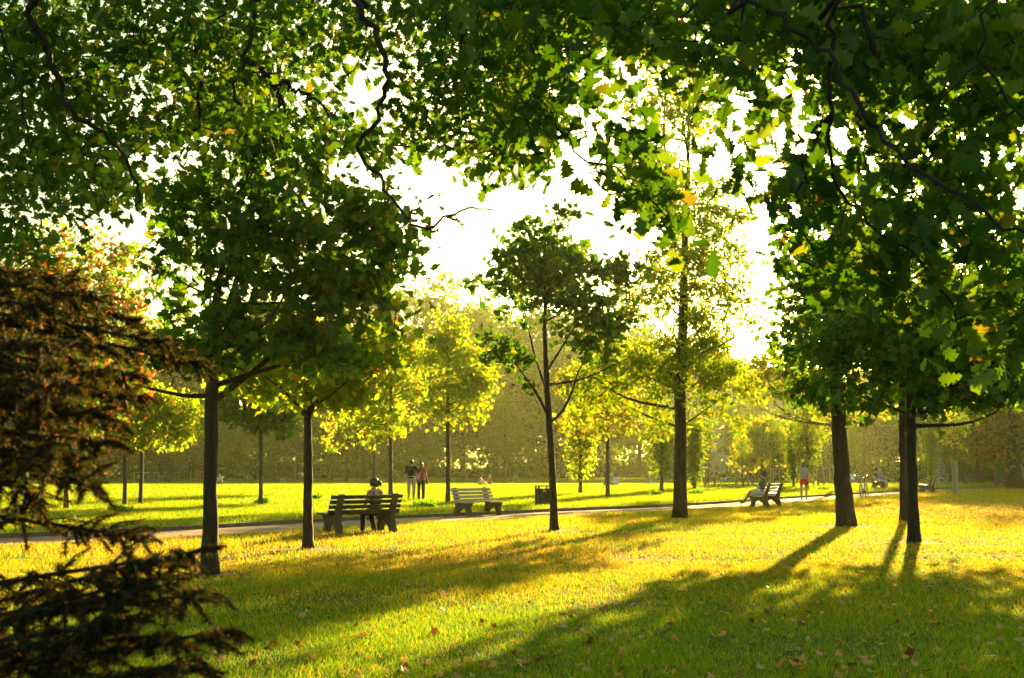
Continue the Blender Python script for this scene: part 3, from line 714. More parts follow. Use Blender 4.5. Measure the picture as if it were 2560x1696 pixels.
def conifer():
    reseed('conifer')
    b0 = np.array([-2.55, 3.9, 0.0])
    root = empty('conifer_tree', b0, 'dark blurred conifer reaching in at the near left edge', 'tree')
    tb = MB(); tb.tube([(0, 0, -.05), (0, 0, 1.5), (.03, 0, 3), (.05, .02, 5.2)], [.16, .13, .09, .02], 12, jitter=.03)
    lb = tb; NP = []; ND = []
    spec = [(150, 700, 4.0), (200, 740, 3.7), (130, 730, 4.6), (210, 790, 4.3), (300, 790, 4.2), (370, 850, 4.0), (470, 905, 4.1), (220, 860, 3.5), (300, 930, 3.6), (190, 930, 3.3), (270, 985, 3.3), (250, 1040, 3.6), (190, 1030, 3.2), (240, 1100, 3.2), (180, 1150, 3.5), (200, 1200, 3.1),
            (300, 1335, 3.4), (60, 1230, 3.2), (100, 1120, 3.0), (100, 1000, 3.1), (80, 860, 3.2), (60, 760, 3.6), (340, 990, 4.0), (120, 1180, 3.6), (150, 960, 3.0), (120, 1070, 3.4),
            (425, 1392, 2.9), (370, 1405, 3.1), (465, 1490, 2.8), (380, 1590, 2.8), (490, 1590, 2.7), (450, 1670, 2.75), (200, 1600, 2.8), (260, 1560, 2.8), (300, 1690, 2.7), (370, 1450, 3.0), (340, 1480, 2.9)]
    for (u, v, d) in spec:
        tip = P(u, v, d) - b0
        st = np.array([0, 0, tip[2] * 1.0 + .12 * np.hypot(tip[0], tip[1]) * rng.uniform(-.6, 1.4)])
        if v > 1370: st[2] = tip[2] - .42 - .16 * rng.random()
        st[2] = max(.12, st[2])
        mid = (st + tip) / 2 + np.array([0, 0, .06])
        q = smooth_path([st, mid, tip], 16); L = np.linalg.norm(tip - st)
        lb.tube(q, np.linspace(.016, .004, 16), 6, cap=False)
        ax = unit(tip - st); side = unit(np.cross(ax, [0, 0, 1.]))
        for i in range(4, 16):
            for sgn in (-1, 1):
                for rep in range(3):
                    l = (.09 + .17 * rng.random()) * (1.15 - i / 20)
                    dr = unit(side * sgn * .8 + ax * .75 + np.array([0, 0, -.35 + .35 * rng.normal()]) + rng.normal(size=3) * .2)
                    s0 = q[i] + (q[i] - q[i - 1]) * rng.random(); e = s0 + dr * l + np.array([0, 0, -.03 * l])
                    lb.tube([s0, (s0 + e) / 2 + [0, 0, .01], e], [.004, .003, .0015], 3, cap=False)
                    n = int(90 + 260 * l); t = rng.random(n)[:, None]
                    NP.append(s0 * (1 - t) + e * t); ND.append(np.repeat(dr[None], n, 0))
    lb.build('trunk', M['twig_dark'], root)
    NP = np.concatenate(NP); ND = np.concatenate(ND); n = len(NP)
    d = unit(ND * .7 + rng.normal(size=(n, 3)) * .75); s = unit(np.cross(d, rng.normal(size=(n, 3)))) * .0017
    l = (.015 + .012 * rng.random(n))[:, None]
    V = np.stack([NP - s, NP + s, NP + d * l], 1).reshape(-1, 3)
    tri_obj('crown', V, np.arange(len(V)).reshape(-1, 3), M['needle'], root)
conifer()

# ------------------------------------------------------------------ benches
def bench_proto():
    root = empty('park_bench', (0, 0, 0), 'x', 'bench', 'benches along the path')
    prof = [(-.40, 0), (-.26, 0), (-.15, .16), (.02, .27), (.13, .22), (.20, 0), (.33, 0), (.27, .26), (.36, .38), (.36, .405), (-.16, .385), (-.36, .86), (-.43, .86), (-.30, .42), (-.29, .28)]
    for x in (-.68, .68):
        mb = MB(); n = len(prof); t = .06
        V = [[x - t, y, z] for y, z in prof] + [[x + t, y, z] for y, z in prof]
        mb.add(V, [list(range(n)), list(range(n, 2 * n))[::-1]] + [[(i + 1) % n, i, n + i, n + (i + 1) % n] for i in range(n)])
        mb.build('leg', M['concrete'], root, smooth=False)
    for i in range(4):
        z = .475 + .107 * i; y = -.178 - (z - .40) * .435
        mb = MB(); mb.box((0, 0, 0), (1.80, .032, .078), Matrix.Rotation(R(23), 3, 'X'))
        o = mb.build('back_slat', M['bench_wood'], root, smooth=False, loc=(0, y + .022, z))
    for i in range(4):
        mb = MB(); mb.box((0, -.12 + .135 * i, .425 + .004 * i), (1.80, .118, .036)); mb.build('seat_slat', M['bench_wood'], root, smooth=False)
    return root
BP = bench_proto()
BENCH = {}
def bench(key, u, v, face, label, first=False, grey=False, sc=1.04):
    o = BP if first else copy_tree(BP)
    p = G(u, v); p[2] += float(bank(path_signed(p[None, :2]))[0])
    o.location = p; o.rotation_euler = (0, 0, math.atan2(-face[0], face[1])); o['label'] = label; o.scale = (sc, sc, sc)
    if grey:
        for c in o.children:
            if 'slat' in c.name: c.data = c.data.copy(); c.data.materials[0] = M['bench_grey_sunlit']
    BENCH[key] = o
    return o
bench('near', 899, 1332, (-.60, .80), 'near dark bench with a seated woman, seen from behind', True)
bench('empty', 1196, 1289, (.75, -.66), 'empty greyish bench across the path, facing the camera', grey=True, sc=.99)
bench('phone', 1914, 1269, (-.86, .50), 'pale sunlit bench carrying the woman with a phone', grey=True)
bench('read', 2197, 1226, (.93, -.37), 'bench beyond the bicycles carrying two readers')
bench('dark', 2318, 1233, (-.90, .43), 'empty dark bench left of the tree guard, seen from behind')
bench('far', 2424, 1213, (.93, -.37), 'small distant bench right of the birch')
bench('edge', 2502, 1219, (.95, -.30), 'distant bench beside the stout beech trunk')

# ------------------------------------------------------------------ bin, stakes, guard
def bin_():
    p = G(1357, 1270); p[2] += float(bank(path_signed(p[None, :2]))[0]); root = empty('litter_bin', p, 'square black litter bin between the empty bench and slender maple', 'bin', rotz=R(14))
    mb = MB(); w = .21; h = .62
    mb.box((0, 0, h / 2 + .02), (2 * w, 2 * w, h)); mb.build('body', M['bin'], root, smooth=False)
    for k, (x, y) in enumerate(((-w, -w), (w, -w), (w, w), (-w, w))):
        mb = MB(); mb.box((x, y, .36), (.05, .05, .72)); mb.build('post', M['bin'], root, smooth=False)
    mb = MB(); mb.box((0, 0, .735), (.50, .50, .035)); mb.build('lid', M['bin'], root, smooth=False)
    mb = MB(); mb.box((0, -w - .006, .56), (.12, .012, .09)); mb.build('plate', M['bin_plate'], root, smooth=False)
bin_()

def stake_proto(h=1.42, w=.78):
    root = empty('tree_stakes', (0, 0, 0), 'x', 'tree stakes', 'wooden tree stake frames'); a = w / 2
    pts = [(-a, -a * .5), (a, -a * .5), (0, a * .85)]
    for (x, y) in pts:
        mb = MB(); mb.tube([(x, y, -.05), (x, y, h)], [.055, .05], 8); mb.build('post', M['stake'], root)
    for i in range(3):
        p, q = np.array([*pts[i], h - .06]), np.array([*pts[(i + 1) % 3], h - .06]); d = unit(q - p) * .08
        mb = MB(); mb.beam(p - d, q + d, .035, .09); mb.build('rail', M['stake'], root, smooth=False)
    return root
def sapling_proto():
    bl = [(0, 0, 3.3, .7, .7, .9), (.2, 0, 4.2, .5, .5, .7), (-.2, .1, 2.7, .5, .5, .4)]
    return make_tree('sapling', 'x', 'sapling', (0, 0, 0), [(0, 0, -.05), (.02, 0, 1.6), (0, 0, 4.6)], [.045, .035, .01], bl, 70, 8, .2, OVAL, 'leaf_col', bm='bark_pale', group='staked saplings', n_limbs=12, sigma=.2, sides=8)
SP, YP = stake_proto(), sapling_proto()
stakes = [(240, 1203, 'half behind the conifer tips'), (343, 1204, 'just left of the man with the black dog'), (366, 1204, 'directly behind the man with the black dog'), (392, 1203, 'just right of the man with the black dog'),
          (443, 1202, 'alone, left of the close pair left of the big maple trunk'), (471, 1200, 'leaning group, second left of the big maple trunk'), (495, 1199, 'nearest the left side of the big maple trunk'), (567, 1197, 'just right of the big maple trunk'),
          (818, 1197, 'between the slim maple trunk and the bench woman'), (874, 1196, 'left of the bench woman'), (896, 1196, 'above the left end of the near bench'), (928, 1197, 'directly behind the thin maple trunk'), (962, 1196, 'between the two trunks behind the bench woman'), (994, 1196, 'just left of the walking couple'),
          (1771, 1217, 'right of the narrow dark column, nearest the sunny strip'), (1857, 1218, 'left of the woman with a phone'), (1936, 1213, 'between the phone woman and the jogger'), (2046, 1216, 'just right of the jogger'), (2073, 1214, 'left of the thick lime trunk'), (2082, 1208, 'touching the left side of the thick lime trunk'),
          (2199, 1208, 'behind the reading pair'), (2234, 1208, 'just right of the reading pair'), (2305, 1200, 'behind the empty dark bench'), (2374, 1210, 'right of the birch trunk'), (2452, 1203, 'right of the small distant bench'), (2500, 1202, 'behind the bench by the beech')]
for i, (u, v, w) in enumerate(stakes):
    o = SP if i == 0 else copy_tree(SP); o.location = G(u, v); o.rotation_euler = (0, 0, rng.normal() * .35); s = .9 + .25 * rng.random()
    if v > 1206: s *= 1.0
    o.scale = (s, s, .93 + .14 * rng.random()); o['label'] = 'wooden sapling stakes ' + w
    if i in (1, 4, 6, 8, 10, 13, 14, 15, 16, 17, 19, 20, 21, 23, 24):
        t = YP if i == 1 else copy_tree(YP); t.location = G(u, v); t.rotation_euler = (0, 0, rng.random() * 6); q = .85 + .4 * rng.random(); t.scale = (q, q, q)
        t['label'] = 'thin young sapling staked ' + w
def guard():
    p = G(2390, 1238); root = empty('tree_guard', p, 'tall guard of pale wooden slats standing by the right path', 'tree guard')
    for k in range(3):
        a = k * 2.094 + .4; mb = MB(); mb.box((.12 * math.cos(a), .12 * math.sin(a), .9), (.09, .09, 1.8), Matrix.Rotation(a, 3, 'Z')); mb.build('slat', M['stake'], root, smooth=False)
    mb = MB(); mb.torus((0, 0, 0), .15, .02, n=18, k=6); V = mb.v[0]; mb.v[0] = V[:, [1, 2, 0]]
    mb.build('tie', M['tyre'], root, loc=(0, 0, 1.58))
    bl = [(0, 0, 3.4, .8, .8, .9), (.2, 0, 4.3, .5, .5, .7)]
    make_tree('sapling', 'thin young tree rising out of the pale slatted guard', 'sapling', p, [(0, 0, -.05), (.02, 0, 1.6), (0, 0, 4.6)], [.05, .04, .01], bl, 60, 8, .2, OVAL, 'leaf_yel', bm='bark_pale', n_limbs=12, sigma=.2, sides=8)
guard()

# ------------------------------------------------------------------ bicycles
def bicycle(loc, yaw, label, lean):
    root = empty('bicycle', loc, label, 'bicycle', 'parked bicycles', rotz=yaw); root.rotation_euler[1] = lean
    r = .34
    for y in (-.53, .53):
        mb = MB(); mb.torus((0, y, r), r - .02, .02, n=36); w = mb.build('wheel', M['tyre'], root)
        mb = MB(); mb.torus((0, y, r), r - .048, .012, n=36, k=6)
        mb.tube([(-.05, y, r), (.05, y, r)], .022, 8)
        for k in range(14):
            a = k * 2 * math.pi / 14; mb.tube([(.02 * (-1) ** k, y, r), (0, y + (r - .05) * math.cos(a), r + (r - .05) * math.sin(a))], .0025, 4, cap=False)
        mb.build('rim', M['chrome'], w)
        mb = MB(); mb.tube([(0, y + (r + .035) * math.cos(a), r + (r + .035) * math.sin(a)) for a in np.linspace(R(20), R(170), 10)], .018, 6); mb.build('mudguard', M['chrome'], root)
    mb = MB(); bb = (0, -.08, .30); st = (0, -.22, .80); hd = (0, .38, .86); hl = (0, .42, .68)
    for a, b, q in ((bb, st, .017), (bb, hl, .019), (st, hd, .017), (hd, hl, .02)): mb.tube([a, b], q, 8)
    for x in (-.05, .05):
        mb.tube([(x, -.53, r), bb], .01, 6); mb.tube([(x, -.53, r), (0, -.2, .74)], .009, 6); mb.tube([(x, .53, r), hl], .012, 6)
    mb.build('frame', M['paint'], root)
    mb = MB(); mb.tube([hd, (0, .34, 1.02)], .014, 8); mb.tube([(-.29, .18, 1.06), (-.2, .3, 1.04), (0, .34, 1.02), (.2, .3, 1.04), (.29, .18, 1.06)], .012, 8); mb.build('handlebar', M['chrome'], root)
    mb = MB(); mb.ell((0, -.28, .95), (.09, .14, .035)); mb.tube([(0, -.22, .80), (0, -.26, .93)], .013, 8); mb.build('saddle', M['tyre'], root)
    mb = MB(); mb.torus((.06, -.08, .30), .09, .012, n=20, k=6); mb.tube([(.08, -.08, .3), (.08, .0, .16)], .009, 6); mb.tube([(-.06, -.08, .3), (-.06, -.16, .44)], .009, 6)
    mb.box((.11, 0, .155), (.08, .06, .02)); mb.box((-.09, -.16, .445), (.08, .06, .02)); mb.build('crank', M['chrome'], root)
    mb = MB(); mb.box((0, -.52, .74), (.13, .42, .02)); mb.tube([(.06, -.53, r), (.06, -.6, .74)], .006, 6); mb.tube([(-.06, -.53, r), (-.06, -.6, .74)], .006, 6); mb.build('rack', M['chrome'], root)
    mb = MB()
    for z, q in ((.72, .10), (.95, .15)):
        mb.tube([(-q, .5, z), (q, .5, z), (q, .5 + 1.6 * q, z), (-q, .5 + 1.6 * q, z), (-q, .5, z)], .008, 5)
    for a in np.linspace(-1, 1, 6):
        mb.tube([(a * .10, .66, .72), (a * .15, .74, .95)], .004, 4); mb.tube([(a * .10, .5, .72), (a * .15, .5, .95)], .004, 4)
    mb.build('basket', M['chrome'], root)
    mb = MB(); mb.ell((0, .52, .92), (.04, .05, .04)); mb.build('lamp', M['chrome'], root)
    return root
pb = G(2150, 1248)
bicycle(pb + [.25, .1, 0], R(152), 'right bicycle of the shining pair, with wire basket toward the camera', R(5))
bicycle(pb + [-.35, .1, 0], R(163), 'left bicycle of the shining pair, half behind the lime trunk', R(5))
mb = MB(); mb.ell((0, 0, .17), (.20, .22, .17)); mb.ell((.05, .05, .26), (.13, .14, .10)); mb.tube([(-.1, 0, .3), (0, 0, .42), (.1, 0, .3)], .012, 6)
tag(mb.remesh('bag', M['cl_white'], voxel=.015, loc=pb + [-.25, .55, .75]), 'bulging white bag on the rack of the left bicycle', 'bag')

# ------------------------------------------------------------------ people
def sag(a, L, out=0.0):
    return np.array([math.sin(out) * L, math.cos(out) * math.sin(a) * L, -math.cos(out) * math.cos(a) * L])

def person(label, loc, face, pose, wear, h=1.72, voxel=.012, female=False, group=None, detail=True):
    """face: horizontal direction the person looks along; pose angles in degrees, forward positive, measured from hanging straight down"""
    k = h / 1.72; sw = (.165 if female else .19); W = wear
    hip = np.array([0, 0, pose.get('hip', .90)])
    ln = R(pose.get('lean', 3)); tw = R(pose.get('side', 0))
    up = unit(np.array([math.sin(tw), math.sin(ln), math.cos(ln) * math.cos(tw)])); fw = unit(np.array([0, math.cos(ln), -math.sin(ln)])); rt = np.array([1., 0, 0])
    T = lambda x, y, z: hip + rt * x + fw * y + up * z
    J = {}
    body, hairb = MB(), MB()
    # trunk
    Rm = np.stack([rt, fw, up], 1)
    tors = lambda mb, e: (mb.ell(T(0, .0, .02), (.155 + e, .11 + e, .13 + e), Rm), mb.ell(T(0, .005, .19), (.135 + e, .095 + e, .15 + e), Rm),
                          mb.ell(T(0, 0, .34), ((.155 if female else .17) + e, .105 + e, .17 + e), Rm), mb.cap(T(-sw + .04, -.005, .45), T(sw - .04, -.005, .45), .058 + e, .058 + e))
    tors(body, 0)
    if female: body.ell(T(-.07, .08, .33), (.06, .055, .06), Rm); body.ell(T(.07, .08, .33), (.06, .055, .06), Rm)
    nk = T(0, .0, .49); hp = R(pose.get('head_pitch', 0)) + ln * .4; hy = R(pose.get('head_yaw', 0))
    Rh = np.array((Matrix.Rotation(-hy, 3, 'Z') @ Matrix.Rotation(-hp, 3, 'X')))
    hc = nk + np.array([0, math.sin(ln) * .16 + .015, .155]) + Rh @ np.array([0, .01, 0])
    body.cap(nk - up * .03, hc - np.array([0, 0, .06]), .055, .05)
    H = lambda x, y, z: hc + Rh @ np.array([x, y, z])
    body.ell(H(0, -.008, .02), (.074, .094, .098), Rh); body.ell(H(0, .025, -.045), (.056, .066, .072), Rh); body.ell(H(0, .062, -.088), (.028, .026, .024), Rh)
    body.cap(H(0, .086, .012), H(0, .108, -.022), .010, .016, 8)
    for s in (-1, 1): body.ell(H(s * .077, -.006, -.005), (.012, .022, .034), Rh)
    # legs
    feet = []; legs = []
    for s, (a, b, *o) in zip((-1, 1), pose['legs']):
        oo = R(o[0]) if o else R(2)
        hj = hip + np.array([s * .088, 0, -.02]); kn = hj + sag(R(a), .43, s * oo); an = kn + sag(R(b), .41, s * R(o[1] if len(o) > 1 else 0))
        body.cap(hj, kn, .082, .054); body.cap(kn, kn * .62 + an * .38, .054, .056); body.cap(kn * .62 + an * .38, an, .056, .037)
        ft = R(pose.get('toe', [0, 0])[0 if s < 0 else 1]); fd = np.array([s * .18, math.cos(ft), math.sin(ft)]); fd = unit(fd); dn = np.array([0, math.sin(ft), -math.cos(ft)])
        heel = an + dn * .045 - fd * .035; toe = an + dn * .055 + fd * .17
        body.cap(an, heel, .036, .034); body.cap(heel, an + dn * .05 + fd * .1, .034, .036); body.cap(an + dn * .05 + fd * .1, toe, .036, .024)
        legs.append((hj, kn, an)); feet.append((an, heel, toe, fd, dn))
    # arms with hands
    arms = []
    for s, (a, b, *o) in zip((-1, 1), pose['arms']):
        sh = T(s * sw, -.005, .44); el = sh + sag(R(a), .285, s * R(o[0] if o else 8)); wr = el + sag(R(b), .25, s * R(o[1] if len(o) > 1 else 2))
        body.cap(sh, el, .052, .040); body.cap(el, el * .7 + wr * .3, .040, .041); body.cap(el * .7 + wr * .3, wr, .041, .026)
        d = unit(wr - el); ins = np.array([-s, 0, 0.]) - d * np.dot([-s, 0, 0.], d); ins = unit(ins); wd = np.cross(d, ins)
        if detail:
            pc = wr + d * .05; body.cap(wr, pc, .024, .027); 
            for q, (off, ln_) in enumerate(((-.030, .066), (-.010, .078), (.011, .073), (.030, .058))):
                b0 = wr + d * .07 + wd * off; m1 = b0 + d * ln_ * .5 + ins * .010; m2 = m1 + d * ln_ * .38 + ins * (.022 + .004 * q)
                body.cap(wr + d * .03 + wd * off * .6, b0, .013, .0105, 6); body.cap(b0, m1, .0105, .0095, 6); body.cap(m1, m2, .0095, .008, 6)
            t0 = wr + d * .03 + wd * (-.026); t1 = t0 + d * .035 + wd * (-.028) + ins * .012; t2 = t1 + d * .030 + ins * .016 - wd * .004
            body.cap(t0, t1, .014, .011, 6); body.cap(t1, t2, .011, .009, 6)
        else: body.cap(wr, wr + d * .1, .026, .02)
        arms.append((sh, el, wr))
    yaw = math.atan2(-face[0], face[1])
    o = body.remesh('person', M['skin'], voxel=voxel if detail else .022, smooth=3, loc=loc, rotz=yaw); o.scale = (k, k, k)
    tag(o, label, 'person', group)
    vx = max(voxel, .012) if detail else .022
    # clothes
    if 'top' in W:
        mb = MB(); e = .014; tors(mb, e); sl = W.get('sleeve', .6)
        if sl > 0:
            for sh, el, wr in arms:
                if sl <= 1: mb.cap(sh, sh + (el - sh) * sl, .052 + e, .046 + e)
                else: mb.cap(sh, el, .052 + e, .042 + e); mb.cap(el, el + (wr - el) * (sl - 1), .042 + e, .032 + e)
        if W.get('strap'):
            mb = MB(); mb.ell(T(0, .0, .02), (.168, .124, .14), Rm); mb.ell(T(0, .005, .19), (.149, .109, .16), Rm); mb.ell(T(0, 0, .29), (.166, .118, .13), Rm)
            for s in (-1, 1): mb.cap(T(s * .08, -.10, .36), T(s * .085, 0, .515), .022, .022); mb.cap(T(s * .085, 0, .515), T(s * .08, .09, .38), .022, .022)
        mb.remesh('shirt', M[W['top']], o, vx, 3)
    if 'bottom' in W:
        mb = MB(); e = .016; ll = W.get('leg', 1.0)   # 0..1 thigh, up to 2 ankle
        mb.ell(hip + up * .0 + np.array([0, 0, -.01]), (.165, .125, .115), Rm); mb.ell(T(0, 0, .07), (.155, .118, .07), Rm)
        for hj, kn, an in legs:
            fl = W.get('flare', 0)
            if ll <= 1: mb.cap(hj, hj + (kn - hj) * ll, .084 + e, .084 + e - .03 * ll + fl)
            else: mb.cap(hj, kn, .084 + e, .056 + e); mb.cap(kn, kn + (an - kn) * min(1, ll - 1), .056 + e, .044 + e + fl)
        mb.remesh('shorts' if ll < 1.5 else 'trousers', M[W['bottom']], o, vx, 3)
    if 'skirt' in W: pass
    for an, heel, toe, fd, dn in feet:
        mb = MB(); mb.cap(heel + dn * .004, toe * .55 + heel * .45 + dn * .004, .040, .043); mb.cap(toe * .55 + heel * .45 + dn * .004, toe, .043, .03)
        if W.get('shoes') != 'cl_sandal': mb.cap(heel, an * .7 + heel * .3, .041, .042)
        mb.remesh('shoe', M[W.get('shoes', 'cl_shoe')], o, vx, 2)
    # hair
    st = W.get('hairstyle', 'short'); e = .014 if st == 'short' else .022
    hb = MB(); hb.ell(H(0, -.022, .034), (.074 + e, .088 + e * .9, .09 + e), Rh); hb.ell(H(0, -.055, -.01), (.066 + e, .055 + e * .6, .075), Rh)
    if st == 'tail': hb.cap(H(0, -.11, .03), H(.0, -.16, -.06), .042, .045); hb.cap(H(0, -.16, -.06), H(.01, -.15, -.15), .045, .018)
    if st == 'bun':
        hb.ell(H(0, -.02, .03), (.105, .115, .115), Rh); hb.ell(H(0, -.06, -.03), (.085, .075, .085), Rh)
        hb.ell(H(0, -.125, -.03), (.055, .06, .06), Rh); hb.cap(H(0, -.14, -.04), H(.0, -.14, -.12), .04, .018)
    if st == 'long': hb.cap(H(0, -.06, -.02), H(0, -.085, -.22), .085, .06); hb.cap(H(-.06, -.04, -.02), H(-.06, -.05, -.18), .035, .03); hb.cap(H(.06, -.04, -.02), H(.06, -.05, -.18), .035, .03)
    if st == 'curly':
        for q in unit(rng.normal(size=(40, 3))):
            if q[1] < .45 and q[2] > -.6: hb.ell(H(*(q * np.array([.085, .105, .105]) + [0, -.02, .03])), (.024,) * 3, n=8, m=6)
    hb.remesh('hair', M[W.get('hair', 'hair_dark')], o, vx, 2)
    if detail:
        for s in (-1, 1):
            mb = MB(); mb.ell(H(s * .031, .077, .008), (.013, .009, .008), Rh, 8, 6); mb.build('eye', M['eye'], o)
        mb = MB(); mb.ell(H(0, .088, -.055), (.022, .006, .006), Rh, 8, 6); mb.build('mouth', M['cl_pink'], o)
        if W.get('glasses'):
            mb = MB()
            for s in (-1, 1): mb.ell(H(s * .034, .092, .008), (.029, .008, .022), Rh); mb.tube([H(s * .062, .085, .014), H(s * .078, .0, .012)], .004, 6)
            mb.tube([H(-.01, .096, .012), H(.01, .096, .012)], .004, 6); mb.build('sunglasses', M['lens'], o)
    wm = lambda q: np.array(loc) + np.array([[math.cos(yaw), -math.sin(yaw), 0], [math.sin(yaw), math.cos(yaw), 0], [0, 0, 1]]) @ (q * k)
    return o, [wm(a[2]) for a in arms], wm

def on_bench(key, off=0.0, y=.02):
    b = BENCH[key]; a = b.rotation_euler[2]; c, s = math.cos(a), math.sin(a)
    x, yy = off, y
    return np.array(b.location) + np.array([c * x - s * yy, s * x + c * yy, 0]), (-s, c)

SITH = .565
p, f = on_bench('near', .42, -.02)
person('woman with dark tied hair and sunglasses seated on the near bench', p, f,
       dict(hip=.51, lean=7, head_pitch=18, head_yaw=-52, legs=[(84, 4), (82, -22, 3)], arms=[(22, 62, 8, -20), (22, 62, 8, -20)]),
       dict(top='cl_black', strap=1, bottom='cl_black', leg=2, hairstyle='bun', hair='hair_dark', glasses=1, shoes='cl_sandal'), 1.68, .009, True)
p, f = on_bench('phone', -.38, -.02)
_, wr, wm = person('short haired woman in grey top and white shorts holding a phone', p, f,
       dict(hip=SITH, lean=-8, head_pitch=4, legs=[(96, 38, -4), (84, -2)], arms=[(28, 118, 6, -12), (28, 70, 6, -25)], toe=[-20, 0]),
       dict(top='cl_slate', sleeve=.65, bottom='cl_white', leg=.8, hairstyle='curly', hair='hair_dark', shoes='cl_sandal'), 1.70, .009, True)
mb = MB(); mb.box((0, 0, 0), (.072, .010, .145)); tag(mb.build('phone', M['lens'], loc=wr[0] + [f[0] * .05, f[1] * .05, .11], smooth=False, rotz=math.atan2(-f[0], f[1])), 'small dark phone held up by the seated woman', 'phone')
p, f = on_bench('read', .18, -.02)
_, wr, wm = person('fair haired person in pale top and white trousers reading on a bench', p, f,
       dict(hip=SITH, lean=10, head_pitch=26, legs=[(84, 2), (84, 6)], arms=[(35, 78, 6, -14), (35, 78, 6, -14)]),
       dict(top='cl_lilac', sleeve=1.6, bottom='cl_white', leg=1.9, hairstyle='short', hair='hair_blond', shoes='cl_tan'), 1.70, .010, True)
mb = MB()
for s in (-1, 1): mb.box((s * .075, 0, 0), (.15, .2, .012), Matrix.Rotation(-s * .25, 3, 'Y'))
tag(mb.build('book', M['paper'], loc=(wr[0] + wr[1]) / 2 + [f[0] * .09, f[1] * .09, .05], smooth=False, rotz=math.atan2(-f[0], f[1])), 'open book in the hands of the fair haired reader', 'book')
p, f = on_bench('read', -.42, -.02)
person('dark haired person in grey top and dark shorts beside the fair haired reader', p, f,
       dict(hip=SITH, lean=6, head_pitch=14, legs=[(84, 8), (84, -4)], arms=[(20, 70, 6, -14), (20, 70, 6, -14)]),
       dict(top='cl_slate', sleeve=.7, bottom='cl_dark', leg=.95, hairstyle='short', hair='hair_brown', shoes='cl_shoe'), 1.76, .010)
away = (-.05, 1)
pm = G(1028, 1252)
person('man in black T-shirt and beige shorts walking with his arm round a woman', pm, away,
       dict(lean=2, legs=[(3, -4), (-6, -16)], arms=[(-8, 4, 10, 4), (-18, 30, 34, -8)], toe=[0, -20]),
       dict(top='cl_black', sleeve=.75, bottom='cl_beige', leg=1.12, flare=.012, hairstyle='short', hair='hair_dark', shoes='cl_shoe'), 1.83, .009)
pw = pm + np.array([.42, .12, 0])
person('woman in pink top and black trousers walking beside the man in black', pw, away,
       dict(lean=3, head_yaw=-6, legs=[(10, -2), (-10, -20)], arms=[(-25, -40, 12, -30), (-4, 10, 12, 2)], toe=[0, -30]),
       dict(top='cl_pink', sleeve=.25, bottom='cl_black', leg=2, hairstyle='long', hair='hair_brown', shoes='cl_dark'), 1.70, .009, True)
mb = MB(); mb.ell((0, 0, 0), (.05, .14, .11)); mb.tube([(-.01, -.1, .08), (-.06, -.05, .32), (-.10, 0, .52), (-.06, .05, .32), (-.01, .1, .08)], .012, 6)
tag(mb.build('handbag', M['cl_black'], loc=pw + [.27, -.02, .83]), 'black shoulder bag carried by the woman in pink', 'handbag')
person('woman in red shorts and grey top jogging along the path', G(2010, 1250), (.22, .97),
       dict(lean=6, head_yaw=14, legs=[(-6, -20), (9, -2)], arms=[(-15, 40, 12, 4), (-8, 55, 14, -4)], toe=[-38, 0], hip=.895),
       dict(top='cl_grey', sleeve=.3, bottom='cl_red', leg=.42, hairstyle='tail', hair='hair_brown', shoes='cl_shoe'), 1.74, .009, True)
person('man in blue shirt and tan trousers walking off at the right edge', G(2553, 1215), (.3, .95),
       dict(lean=4, legs=[(10, -4), (-8, -16)], arms=[(-14, -4), (12, 24)]), dict(top='cl_blue', sleeve=1.9, bottom='cl_tan', leg=2, hair='hair_blond'), 1.76, .012)
STAND = dict(legs=[(4, 0), (-5, -8)], arms=[(-6, 6), (8, 18)])
SITG = dict(hip=.13, lean=12, legs=[(118, 40), (112, 30)], arms=[(40, 60, 8, -10), (35, 60, 8, -10)])
def far(label, u, v, face, pose, wear, h=1.7, **k): return person(label, G(u, v), face, pose, wear, h, detail=False, **k)
far('distant man in dark clothes walking a black dog', 374, 1210, (-.8, .5), dict(lean=12, legs=[(14, 2), (-12, -22)], arms=[(20, 30), (-10, 5)]), dict(top='cl_navy', sleeve=1.8, bottom='cl_slate', leg=2))
far('distant small figure in white seen right of the conifer', 267, 1203, (.2, -1), STAND, dict(top='cl_white', sleeve=.6, bottom='cl_grey', leg=2), 1.35)
far('distant man in white shirt holding one arm out', 756, 1207, (.1, -1), dict(legs=[(3, 0), (-3, 0)], arms=[(10, 20, 10, 4), (5, 5, 78, 72)]), dict(top='cl_white', sleeve=1.9, bottom='cl_dark', leg=2))
far('distant sitter in white left of the big maple trunk', 548, 1213, (.3, -1), SITG, dict(top='cl_white', bottom='cl_dark', leg=2))
far('left of two distant bathers sitting above the empty bench', 1199, 1214, (1, -.1), SITG, dict(bottom='cl_beige', leg=.5, hair='hair_brown'))
far('right of two distant bathers sitting above the empty bench', 1227, 1213, (-1, -.2), SITG, dict(top='cl_pink', sleeve=0, bottom='cl_pink', leg=.5, hair='hair_brown'))
far('distant person in grey bending forward right of the empty bench', 1285, 1209, (1, -.1), dict(lean=58, legs=[(-4, -6), (-8, -8)], arms=[(20, 20), (10, 15)], head_pitch=20), dict(top='cl_grey', sleeve=.7, bottom='cl_lilac', leg=1.6))
far('distant walker in an orange red shirt left of the bright column', 1393, 1206, (.6, .6), dict(lean=3, legs=[(10, 0), (-10, -18)], arms=[(-20, -12, 16, 10), (16, 30, 22, 12)]), dict(top='cl_orange', sleeve=1.2, bottom='cl_orange', leg=.7))
far('distant stooping figure in white shorts behind the bright column', 1423, 1210, (-.9, -.3), dict(lean=30, legs=[(8, -4), (-16, -30)], arms=[(30, 34), (0, 6)]), dict(top='cl_tan', sleeve=.6, bottom='cl_white', leg=1.0))
